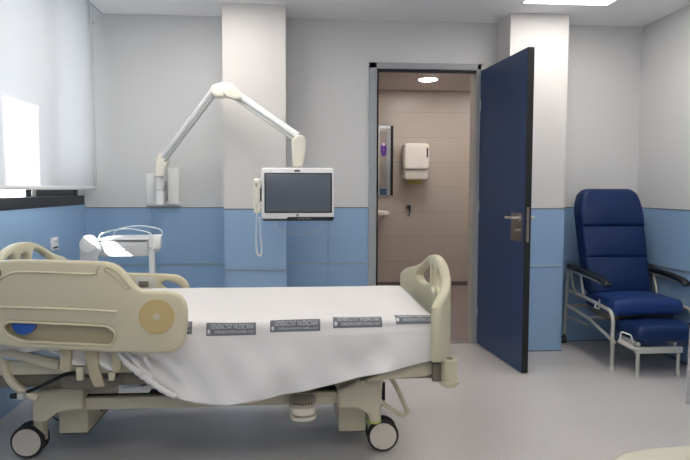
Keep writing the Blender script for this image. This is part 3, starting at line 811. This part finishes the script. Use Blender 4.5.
bm = bmesh.new(); box(bm, (b0.x, 2.705, b0.z), (b1.x, 3.20, b1.z+.03), .008); part(bm, 'motor_box', M['taupe'])
bm = bmesh.new(); box(bm, (b0.x+.005, 2.72, b0.z-.006), (b1.x-.003, 3.19, b0.z)); part(bm, 'box_foot', M['black'])
# slanted block above the foot cover
bm = bmesh.new(); plate(bm, roundpoly(XZ([(335, 386), (337, 380), (360, 374), (362, 385), (337, 392)], 2.62), .006), thick=.10, bevel=.008, fn=xzmap(2.70)); part(bm, 'lift_block', M['taupe'])
bm = bmesh.new(); a_ = at(384.5, 392, Y=2.72); cyl(bm, (a_.x-.012, 2.70, a_.z-.03), (a_.x-.012, 2.70, a_.z+.05), .012); part(bm, 'rubber_bumper', M['black'])
def caster(x, y, stemtop, stemx=.02):
    root_y = y
    bm = bmesh.new()
    for s in (-1, 1): cyl(bm, (x, y+s*.026-.014, .075), (x, y+s*.026+.014, .075), .071, seg=40, bev=.006)
    w = part(bm, 'caster', M['tyre'])
    bm = bmesh.new()
    for s in (-1, 1): cyl(bm, (x, y+s*.026-.017, .075), (x, y+s*.026+.017, .075), .0635, seg=40, bev=.004)
    fin(bm, 'hub_cap', M['hub'], w)
    bm = bmesh.new(); cyl(bm, (x+stemx, y, .10), (x+stemx, y, stemtop), .028); box(bm, (x+stemx-.03, y-.006, .07), (x+stemx+.03, y+.008, .15), .008); fin(bm, 'stem', M['taupe'], w)
    return w
hw = at(27, 441, Y=2.74); fw = at(383, 436, Y=2.69)
caster(hw.x, 2.775, .26, .045); caster(fw.x, 2.725, .26, -.035); caster(hw.x, 3.2, .26, .045); caster(fw.x, 3.2, .26, -.035)
bm = bmesh.new(); c = at(375, 424, Y=HY); cyl(bm, (c.x, HY+.04, c.z-.004), (c.x, HY+.04, c.z+.004), .032, seg=24); part(bm, 'green_ring', mat('lime_ring', (198, 210, 110), .5))
# push bar at the foot
bm = bmesh.new(); PB = [at(377, 371, Y=2.62), at(390, 377, Y=2.66), at(396, 386, Y=2.66), at(408.5, 412, Y=2.66), at(402, 415.5, Y=2.66), at(383, 404, Y=2.64), at(378, 398, Y=2.63)]
tube(bm, rounded(PB, .03), .010, 10); part(bm, 'brake_bar', M['taupe'])
# pedal
bm = bmesh.new(); p = at(303, 404, Y=2.54)
pts = roundpoly([(p.x-.058, 2.535), (p.x-.045, 2.50), (p.x, 2.49), (p.x+.045, 2.50), (p.x+.058, 2.535), (p.x+.055, 2.62), (p.x-.055, 2.62)], .02)
z_ = p.z-.002
def ped(a, b, c): return (a, b, z_+c+(b-2.6)*.2)
plate(bm, pts, thick=.03, bevel=.008, fn=ped); pd = part(bm, 'foot_pedal', M['hub'], smooth=45)
bm = bmesh.new(); plate(bm, [(a, 2.56+(b-2.56)*1.02) for a, b in pts], thick=.012, bevel=.004, fn=lambda a, b, c: (a, b, z_-.030+c+(b-2.6)*.2)); fin(bm, 'pedal_rim', M['hub'], pd)
bm = bmesh.new(); box(bm, (p.x-.055, 2.60, .205), (p.x+.055, 2.63, .262), .005); fin(bm, 'pedal_bracket', M['dtaupe'], pd)
bm = bmesh.new()
for k in range(-3, 4):
    q = ped(p.x+k*.012, 2.53+abs(k)*.004, .0152); box(bm, (q[0]-.003, q[1]-.008, q[2]-.001), (q[0]+.003, q[1]+.008, q[2]+.0015))
fin(bm, 'pedal_grip', M['dtaupe'], pd, smooth=0)
# corner bumper with roller
c = at(449.5, 370, Y=2.44)
def zof(y): return at(449, y, Y=2.44).z
bm = bmesh.new(); cyl(bm, (c.x+.004, 2.46, zof(381)), (c.x+.004, 2.46, zof(360)), .034, bev=.003); part(bm, 'corner_post', M['creamgreen'])
bm = bmesh.new(); cyl(bm, (c.x+.004, 2.46, zof(387)), (c.x+.004, 2.46, zof(380)), .040, .040, bev=.008); part(bm, 'bumper_roller', M['cream'])
bm = bmesh.new(); cyl(bm, (c.x+.004, 2.46, zof(360.2)), (c.x+.004, 2.46, zof(359.2)), .015, seg=16); box(bm, (.565, 2.47, .385), (c.x-.01, 2.50, .46), .004); part(bm, 'corner_socket', M['dtaupe'])
# far corner bumper
bm = bmesh.new(); cyl(bm, (c.x, 3.41, .40), (c.x, 3.41, .49), .026, bev=.003); part(bm, 'corner_post', M['creamgreen'])
# side skirt at the foot under the sheet
bm = bmesh.new(); plate(bm, roundpoly(XZ([(360, 383), (388, 371), (432, 362), (441, 359), (441, 371), (425, 377), (392, 379)], 2.50), .004), thick=.04, bevel=.006, fn=xzmap(2.52)); part(bm, 'foot_skirt', M['taupe'])
# brackets under the near rail
def strap(pxs, Y=2.42, m='tan', name='rail_bracket', th=.02):
    bm = bmesh.new(); plate(bm, roundpoly(XZ(pxs, Y), .004), thick=th, bevel=.004, fn=xzmap(Y)); return part(bm, name, M[m])
strap([(61, 346), (72, 346), (72, 371), (63, 372), (60, 369)])
strap([(84, 346), (99, 346), (99, 368), (105, 386), (95, 387), (90, 376), (87, 364)])
strap([(112, 346), (121.5, 346), (121.5, 369), (118, 372), (113, 371)])
strap([(76, 366), (84, 366), (84, 380), (77, 380)], 2.44, 'taupe'); strap([(108.5, 371), (115.5, 371), (115, 380), (109, 380.5)], 2.44, 'taupe')
bm = bmesh.new(); plate(bm, roundpoly(XZ([(60, 373), (84, 377), (112, 379), (120, 373), (124, 374), (116, 388), (92, 391), (60, 389)], 2.50), .01), thick=.03, bevel=.005, fn=xzmap(2.52)); part(bm, 'rail_linkage', M['dtaupe'])
# head end lower frame: curved arm and hoop, cables
bm = bmesh.new(); tube(bm, [Vector(q) for q in smoothpoly([tuple(at(*p, Y=2.47)) for p in [(-12, 352), (8, 352), (25, 356), (45, 362), (59, 364.5)]], 6, False)], .014, 10, .020); part(bm, 'frame_arm', M['taupe'])
bm = bmesh.new(); tube(bm, [Vector(q) for q in smoothpoly([tuple(at(*p, Y=2.50)) for p in [(3, 350), (4, 362), (8, 376), (16, 386), (26, 393), (38, 398)]], 6, False)], .016, 10, .020); part(bm, 'head_hoop', M['taupe'])
bm = bmesh.new(); tube(bm, [Vector(q) for q in smoothpoly([tuple(at(*p, Y=2.56)) for p in [(30, 358), (28, 366), (25, 376), (21, 385)]], 5, False)], .010, 8); part(bm, 'cable', M['black'])
bm = bmesh.new(); tube(bm, [Vector(q) for q in smoothpoly([tuple(at(*p, Y=2.49)) for p in [(17, 396), (30, 391), (40, 387), (52, 381), (64, 375), (76, 372.5)]], 5, False)], [.004]*8+[.009]*30 if False else .007, 8); part(bm, 'cable', M['black'])
bm = bmesh.new(); c = at(14, 396, Y=2.46); cyl(bm, (c.x-.012, 2.46, c.z), (c.x+.01, 2.46, c.z), .011, bev=.002); part(bm, 'cable_plug', M['black'])
bm = bmesh.new(); c = at(21, 396, Y=2.46); box(bm, (c.x-.012, 2.45, c.z-.012), (c.x+.012, 2.48, c.z+.012), .003); part(bm, 'cable_clamp', M['armgrey'])

# ================================================================== MATTRESS + SHEET
MX0, MX1, MY0, MY1, MZ = -1.15, .555, 2.475, 3.335, .642
bm = bmesh.new(); box(bm, (MX0, MY0, .50), (MX1, MY1, MZ), .03, 4); tag(fin(bm, 'mattress', M['mattress']), 'flat grey-blue covered mattress under the white sheet on the bed', 'mattress')

hem_px = [(-40, 350), (40, 351), (60, 353), (70, 364), (85, 366), (100, 369), (112, 371), (124, 366), (132, 371), (141, 378), (150, 384), (165, 393), (180, 399.5), (198, 404.5), (212, 406.5), (230, 405.5), (250, 402.5), (275, 398), (300, 393.5), (325, 388), (350, 381.5), (375, 374.5), (400, 369.5), (420, 365.5), (436, 362)]
hem = [(at(px, py, Y=2.42).x, at(px, py, Y=2.42).z) for px, py in hem_px]
def hemz(x):
    if x <= hem[0][0]: return hem[0][1]
    for (a, za), (b, zb) in zip(hem, hem[1:]):
        if x <= b: return za+(zb-za)*(x-a)/(b-a)
    return hem[-1][1]
SX0, SX1 = -1.16, .57
TOPW = MY1-MY0
Rr = .035
def sheet_pt(x, s):
    """s: distance measured from the near mattress edge; negative = towards the far side on top, positive = hanging down"""
    ztop = MZ+.008
    # gentle wrinkles on top
    w = .0025*math.sin(7*x+3*s)+.002*math.sin(13*x-9*s+1)
    if s < -Rr*.8:
        y = MY0-.012-s
        if y > MY1-.02:        # far side drop
            e = y-(MY1-.02)
            return Vector((x, MY1+.012-.03*max(0, 1-e/.05)**2, ztop-.0-min(e, .16)))if e > .03 else Vector((x, MY1-.02+e, ztop-e*e*8))
        return Vector((x, y, ztop+w))
    if s < Rr*.8:
        t = (s+Rr*.8)/(Rr*1.6)*PI/2
        return Vector((x, MY0-.012+Rr*.8-math.sin(t)*Rr*.8, ztop-Rr*.8+math.cos(t)*Rr*.8+w*(1-t/(PI/2))))
    L_ = ztop-Rr*.8-hemz(x)
    k = (s-Rr*.8)/HANG
    z = ztop-Rr*.8-k*L_
    # folds grow towards the hem
    fold = k*(.010*math.sin(9*x+4*k)+.006*math.sin(23*x+5*k+1)+.004*math.sin(41*x-6*k))
    sag = .028*k
    e_ = max(0, min(1, (.50-x)/.12)); sag *= .35+.65*e_; fold *= e_
    # diagonal drag folds at the left, where the sheet is pulled up under the rail
    if x < -.42:
        q = min(1, (-.42-x)/.22); fold += q*k*(.016*math.sin((x*1.0+z*1.3)*60))
    # shallow long pleats that run down towards the middle
    fold += .004*math.sin(20*(z+.35*x))*math.sin(k*PI)
    return Vector((x, MY0-.012-sag-fold-.004*min(1, k*8), z))
HANG = .33
bm = bmesh.new()
NX = 230
svals = [-(TOPW+.12)+(TOPW+.12-Rr*.8)*i/50 for i in range(50)] + [-Rr*.8+Rr*1.6*i/8 for i in range(8)] + [Rr*.8+HANG*i/44 for i in range(45)]
G = [[bm.verts.new(sheet_pt(SX0+(SX1-SX0)*i/NX, s)) for s in svals] for i in range(NX+1)]
for i in range(NX):
    for j in range(len(svals)-1): bm.faces.new((G[i][j], G[i+1][j], G[i+1][j+1], G[i][j+1]))
bmesh.ops.recalc_face_normals(bm, faces=bm.faces)
sheet = fin(bm, 'bed_sheet', M['sheet'], smooth=180, recalc=False)
md = sheet.modifiers.new('thickness', 'SOLIDIFY'); md.thickness = .003; md.offset = 0
tag(sheet, 'white hospital sheet with grey printed bands draped over the mattress', 'sheet')
for k_, (P_, r_) in enumerate((([(118, 352), (126, 362), (138, 372), (150, 381), (164, 391), (176, 397)], .013), ([(122, 350), (133, 359), (141, 369), (152, 378)], .010), ([(124, 352), (140, 354), (147, 362), (150, 370)], .009))):
    bm = bmesh.new(); c_ = [at(x_, y_, Y=2.405+.01*k_) for x_, y_ in P_]
    pp = smoothpoly([tuple(q) for q in c_], 8, False)
    tube(bm, [Vector(q) for q in pp], [r_*(.55+.45*math.sin(PI*(i+2)/(len(pp)+3)))*(1+.15*math.sin(i*1.7)) for i in range(len(pp))], 10)
    fin(bm, 'gathered_fold', M['sheet'], sheet, smooth=180)
# foot end corner tuck
def off(x, s, h):
    p = sheet_pt(x, s); e = .002
    n = -(sheet_pt(x+e, s)-p).cross(sheet_pt(x, s+e)-p)
    return p+n.normalized()*h
def band(px0, px1, ytop, BH=.062):
    xa, xb = at(px0, ytop, Y=2.5).x, at(px1, ytop, Y=2.5).x
    if xb > SX1-.008: xb = SX1-.008
    sa = -(at((px0+px1)/2, ytop, Z=MZ+.008).y-(MY0-.012)); h = BH
    bm = bmesh.new(); nu, nv = 24, 10
    g = [[bm.verts.new(off(xa+(xb-xa)*i/nu, sa+h*j/nv, .0028)) for j in range(nv+1)] for i in range(nu+1)]
    for i in range(nu):
        for j in range(nv): bm.faces.new((g[i][j], g[i+1][j], g[i+1][j+1], g[i][j+1]))
    fin(bm, 'printed_band', M['ink'], sheet, smooth=180)
    W_ = xb-xa; xm = (xa+xb)/2
    tb = text_mesh('GENERALITAT VALENCIANA', 1, lambda x, y: off(xm+.004+x*W_*.86, sa+h*.36-y*h*.52, .0040)); fin(tb, 'printed_text', M['inkw'], sheet, smooth=0)
    tb = text_mesh('CONSELLERIA DE SANITAT UNIVERSAL I SALUT', 1, lambda x, y: off(xm+.012+x*W_*.80, sa+h*.74-y*h*.26, .0040)); fin(tb, 'printed_text', M['inkw'], sheet, smooth=0)
    bm = bmesh.new(); xs = xa+W_*.055
    g = [bm.verts.new(off(xs+math.cos(k*PI/6)*.006, sa+h*.7+math.sin(k*PI/6)*.011, .0040)) for k in range(12)]
    bm.faces.new(g); fin(bm, 'printed_crest', M['inkw'], sheet, smooth=0)

for a_, b_, y_, h_ in ((146, 193.5, 322, .062), (207.5, 256.5, 321.5, .062), (270.4, 319.8, 320, .062), (332.6, 381, 317.8, .074), (394.5, 432, 316, .078)):
    band(a_, b_, y_, h_)
# pillow-like raised sheet end hidden by the rail
# ================================================================== RECLINER
CX = 2.335
ch = thing('recliner_chair', 'blue vinyl hospital recliner with black arm pads and raised footrest in the corner', 'recliner', (CX, 4.2, 0))
def cushion(bm, lo, hi, puff, bev, seg=4):
    box(bm, lo, hi, bev, seg)
def shaped(outline, thick, bevel, fn, puff=0, name='x', m=None, parent=None, cuts=None):
    bm = bmesh.new(); plate(bm, outline, thick=thick, bevel=bevel, fn=fn, bands=cuts); return fin(bm, name, m, parent or ch, smooth=46)
# backrest, leaning back: map local (x, h along back, depth) -> world
def backfn(a, b, c):
    # a: x offset, b: height 0..0.78 along the back, c: outwards to the front negative
    y = 4.22+b*.24; 
    return (CX-.030+a-.028*b, y+c, .44+b)
def crowned(outline, thick, bevel, fn, crown, cx, cz, wx, wz):
    bm = bmesh.new()
    plate(bm, outline, thick=thick, bevel=bevel, bands=[-.24+.03*k for k in range(17)])
    for k in range(26):
        bmesh.ops.bisect_plane(bm, geom=bm.verts[:]+bm.edges[:]+bm.faces[:], plane_co=(0, -.02+.031*k, 0), plane_no=(0, 1, 0))
    for v in bm.verts:
        if v.co.z < 0:
            u, w = (v.co.x-cx)/wx, (v.co.y-cz)/wz
            v.co.z -= crown*max(0, 1-u*u)*max(0, 1-w*w)
        v.co = Vector(fn(*v.co))
    return bm
segs = [(0.00, .262, .226, .232, .05), (.252, .484, .232, .236, .03), (.474, .742, .238, .220, .05)]
names = ['lower_cushion', 'middle_cushion', 'headrest']
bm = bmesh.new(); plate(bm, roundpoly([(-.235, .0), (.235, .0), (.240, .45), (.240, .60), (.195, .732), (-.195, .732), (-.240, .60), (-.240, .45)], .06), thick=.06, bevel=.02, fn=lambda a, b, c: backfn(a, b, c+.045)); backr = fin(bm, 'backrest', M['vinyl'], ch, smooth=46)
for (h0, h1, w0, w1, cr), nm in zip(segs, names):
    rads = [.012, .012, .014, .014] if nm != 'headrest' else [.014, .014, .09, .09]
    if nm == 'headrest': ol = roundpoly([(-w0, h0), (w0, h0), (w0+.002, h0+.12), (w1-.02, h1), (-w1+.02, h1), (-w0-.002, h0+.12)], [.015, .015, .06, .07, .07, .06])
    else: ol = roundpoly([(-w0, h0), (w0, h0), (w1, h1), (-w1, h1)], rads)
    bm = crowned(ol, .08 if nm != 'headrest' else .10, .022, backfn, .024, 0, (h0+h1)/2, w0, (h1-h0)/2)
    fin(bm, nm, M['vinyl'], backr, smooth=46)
# seat
bm = bmesh.new()
plate(bm, roundpoly([(CX-.255, 4.28), (CX-.262, 3.90), (CX-.245, 3.86), (CX+.222, 3.86), (CX+.237, 3.90), (CX+.235, 4.28)], .03), thick=.10, bevel=.035, fn=xymap(.395), bands=[CX-.24+.03*k for k in range(17)])
for v in bm.verts:
    if v.co.z > .40:
        u = (v.co.x-CX)/.25; v.co.z += .016*max(0, 1-u*u)
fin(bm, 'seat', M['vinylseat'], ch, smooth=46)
bm = bmesh.new(); box(bm, (CX-.22, 3.95, .30), (CX+.22, 4.26, .35), .01); fin(bm, 'seat_frame', M['dtaupe'], ch)
# side frames
def side(sx, flip):
    f = lambda y, z, dx=0: Vector((CX+sx*(.275+dx), y, z))
    bm = bmesh.new(); tube(bm, rounded([f(4.47, .42), f(4.15, .405), f(3.87, .385), f(3.835, .345), f(3.825, .012)], .05), .0125, 12); l1 = fin(bm, 'leg', M['tube'], ch)
    bm = bmesh.new(); cyl(bm, f(3.825, 0), f(3.825, .03), .014, seg=14); fin(bm, 'leg_cap', M['hub'], l1)
    bm = bmesh.new(); tube(bm, rounded([f(4.50, .575), f(4.52, .42), f(4.55, .075)], .03), .0125, 12); l2 = fin(bm, 'leg', M['tube'], ch)
    bm = bmesh.new(); cyl(bm, f(4.555, .028, -.012), f(4.555, .028, .012), .028, seg=20); box(bm, tuple(f(4.54, .03, -.006)), tuple(f(4.56, .08, .006)), .002, 1); fin(bm, 'caster', M['tyre'], l2)
    bm = bmesh.new(); cyl(bm, f(4.555, .028, -.014), f(4.555, .028, .014), .016, seg=20); fin(bm, 'caster_hub', M['chrome'], l2)
    bm = bmesh.new()
    tube(bm, rounded([f(4.46, .57), f(4.38, .42), f(4.33, .405)], .03), .009, 10); tube(bm, [f(4.24, .40), f(4.30, .56)], .010, 10)
    tube(bm, [f(4.52, .575), f(4.20, .562), f(3.98, .548)], .009, 10)
    fin(bm, 'arm_support', M['tube'], ch)
    for k in range(5):
        bm = bmesh.new(); box(bm, tuple(f(4.33, .43+k*.024, -.003)), tuple(f(4.42, .436+k*.024, .003))); fin(bm, 'ratchet_bar', M['dtaupe'], ch, smooth=0)
    bm = bmesh.new()
    tube(bm, [Vector(q) for q in smoothpoly([tuple(f(4.50, .60)), tuple(f(4.3, .597)), tuple(f(4.1, .585)), tuple(f(3.99, .572)), tuple(f(3.93, .555)), tuple(f(3.915, .54))], 5, False)], [.018]*3+[.026]*18+[.030]*5, 14, .020); fin(bm, 'armrest', M['armpad'], ch)
    bm = bmesh.new(); tube(bm, [f(4.50, .30), f(4.15, .27), f(3.80, .19)], .011, 10); tube(bm, [f(4.50, .21, -.01), f(4.18, .22, -.01)], .009, 10); fin(bm, 'lower_bar', M['tube'], ch)
    bm = bmesh.new(); tube(bm, rounded([f(4.05, .40, .01), f(4.04, .375, .02), f(3.98, .375, .02), f(3.98, .44, .02)], .01), .005, 8); fin(bm, 'release_lever', M['tube'], ch)
side(-1, False); side(1, True)
bm = bmesh.new(); tube(bm, [(CX-.275, 4.50, .30), (CX+.275, 4.50, .30)], .011, 10); tube(bm, [(CX-.275, 4.15, .28), (CX+.275, 4.15, .28)], .011, 10); fin(bm, 'cross_bar', M['tube'], ch)
# footrest
FX = 2.352
bm = bmesh.new()
plate(bm, roundpoly([(FX-.215, 3.96), (FX-.215, 3.66), (FX+.215, 3.66), (FX+.215, 3.96)], .04), thick=.10, bevel=.035, fn=xymap(.265), bands=[FX-.2+.04*k for k in range(11)])
for v in bm.verts:
    if v.co.z > .27:
        u = (v.co.x-FX)/.215; v.co.z += .012*max(0, 1-u*u)
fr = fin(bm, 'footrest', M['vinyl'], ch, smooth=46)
bm = bmesh.new(); a_, b_ = at(636, 346, Y=3.66), at(683, 353, Y=3.66); box(bm, (a_.x, 3.66, b_.z), (b_.x, 3.685, a_.z-.012), .003)
box(bm, (a_.x+.02, 3.68, a_.z-.01), (a_.x+.04, 3.90, .22), .003); box(bm, (b_.x-.05, 3.68, a_.z-.01), (b_.x-.03, 3.90, .22), .003)
fin(bm, 'footrest_bar', M['tube'], fr)
for px in (638.5, 679):
    c = at(px, 350, Y=3.67); bm = bmesh.new(); cyl(bm, (c.x, 3.675, .018), (c.x, 3.675, .15), .0115, seg=14); cyl(bm, (c.x, 3.675, 0), (c.x, 3.675, .02), .013, seg=14); fin(bm, 'footrest_leg', M['tube'], fr)
bm = bmesh.new(); q = [at(620, 340, Y=3.70), at(621, 331.5, Y=3.70), at(631, 335, Y=3.68), at(633, 342, Y=3.68)]; tube(bm, rounded(q, .012), .004, 8); fin(bm, 'wire_handle', M['mwhite'], fr)
bm = bmesh.new(); tube(bm, [Vector(q) for q in (at(618, 340, Y=3.72), at(637, 350, Y=3.67))], .016, 12, .016); fin(bm, 'slide_rail', M['tube'], fr)

# ================================================================== STOOL at the right edge
t = thing('stool', 'chrome-legged green stool, only one leg in view at the right edge', 'stool', (2.32, 3.03, 0))
lx, ly = 2.153, 2.872
bm = bmesh.new(); plate(bm, rrect(lx-.005, ly-.015, lx+.33, ly+.33, .05), thick=.03, bevel=.01, fn=xymap(.470)); fin(bm, 'seat', M['green'], t)
bm = bmesh.new()
for x0, y0, x1, y1 in ((lx, ly, lx+.32, ly), (lx, ly+.31, lx+.32, ly+.31), (lx, ly, lx, ly+.31), (lx+.32, ly, lx+.32, ly+.31)): box(bm, (x0-.008, y0-.008, .432), (x1+.008, y1+.008, .455), .003)
fin(bm, 'seat_ring', M['chrome'], t)
for x in (lx, lx+.32):
    for y in (ly, ly+.31):
        bm = bmesh.new(); cyl(bm, (x, y, .012), (x, y, .44), .010, seg=16); cyl(bm, (x, y, 0), (x, y, .014), .012, seg=16); fin(bm, 'leg', M['chrome'], t)

# ================================================================== OVERBED TABLE corner in the foreground
t = thing('overbed_table', 'cream rounded corner of a tray table at the bottom right edge', 'table', (.86, .70, 0))
fz = .75
pts = [at(x, y, Z=fz) for x, y in ((612, 457), (616, 452.5), (625, 449.5), (640, 447), (665, 444.5), (690, 443), (720, 441.5))]
ol = [(p.x, p.y) for p in pts] + [(1.25, .955), (1.30, .90), (1.30, .60), (1.25, .55), (.55, .55), (.49, .60), (.49, .90)]
bm = bmesh.new(); plate(bm, smoothpoly(ol, 4), thick=.035, bevel=.014, fn=xymap(fz-.017)); fin(bm, 'tabletop', mat('tray_plastic', (186, 182, 164), .4), t, smooth=46)
bm = bmesh.new(); plate(bm, smoothpoly([(x*1.0+(.88-x)*-.012, y+(.76-y)*-.02) for x, y in ol], 4), thick=.014, bevel=.006, fn=xymap(fz-.040)); fin(bm, 'rim', M['tan'], t, smooth=46)
bm = bmesh.new(); box(bm, (1.14, .72, .08), (1.20, .78, fz-.04), .008); fin(bm, 'column', M['taupe'], t)
bm = bmesh.new(); box(bm, (.62, .58, .045), (1.24, .63, .085), .01); box(bm, (.62, .87, .045), (1.24, .92, .085), .01); box(bm, (1.14, .58, .05), (1.20, .92, .09), .01); fin(bm, 'base', M['taupe'], t)
for x in (.66, 1.2):
    for y in (.605, .895):
        bm = bmesh.new(); cyl(bm, (x, y-.01, .025), (x, y+.01, .025), .025); fin(bm, 'caster', M['tyre'], t)

# ================================================================== LIGHT
w = bpy.data.worlds.new('World'); scene.world = w; w.use_nodes = True
bg = w.node_tree.nodes['Background']; bg.inputs[0].default_value = (.93, .96, 1.0, 1); bg.inputs[1].default_value = 3.1
sun = bpy.data.lights.new('sun', 'SUN'); sun.energy = 14; sun.angle = .009; sun.color = (1, .97, .92)
so = bpy.data.objects.new('sun', sun); COL.objects.link(so)
dirv = Vector((1, .95, -.82)).normalized()
so.rotation_euler = dirv.to_track_quat('-Z', 'Y').to_euler(); so.location = (-4, 0, 4)

cam = bpy.data.cameras.new('camera'); co = bpy.data.objects.new('camera', cam); COL.objects.link(co)
cam.sensor_width = 36; cam.lens = FPX*36/690; cam.clip_start = .02
co.location = (0, 0, EYE)
Rm = Matrix.Rotation(-YAW, 3, 'Z') @ Matrix.Rotation(PI/2-PITCH, 3, 'X') @ Matrix.Rotation(ROLL, 3, 'Z')
co.rotation_euler = Rm.to_euler()
scene.camera = co
scene.view_settings.view_transform = 'Standard'; scene.view_settings.look = 'None'
scene.view_settings.gamma = 1; scene.view_settings.use_curve_mapping = False
scene.view_settings.exposure = 1.12
scene.cycles.use_denoising = True
scene.cycles.max_bounces = 10
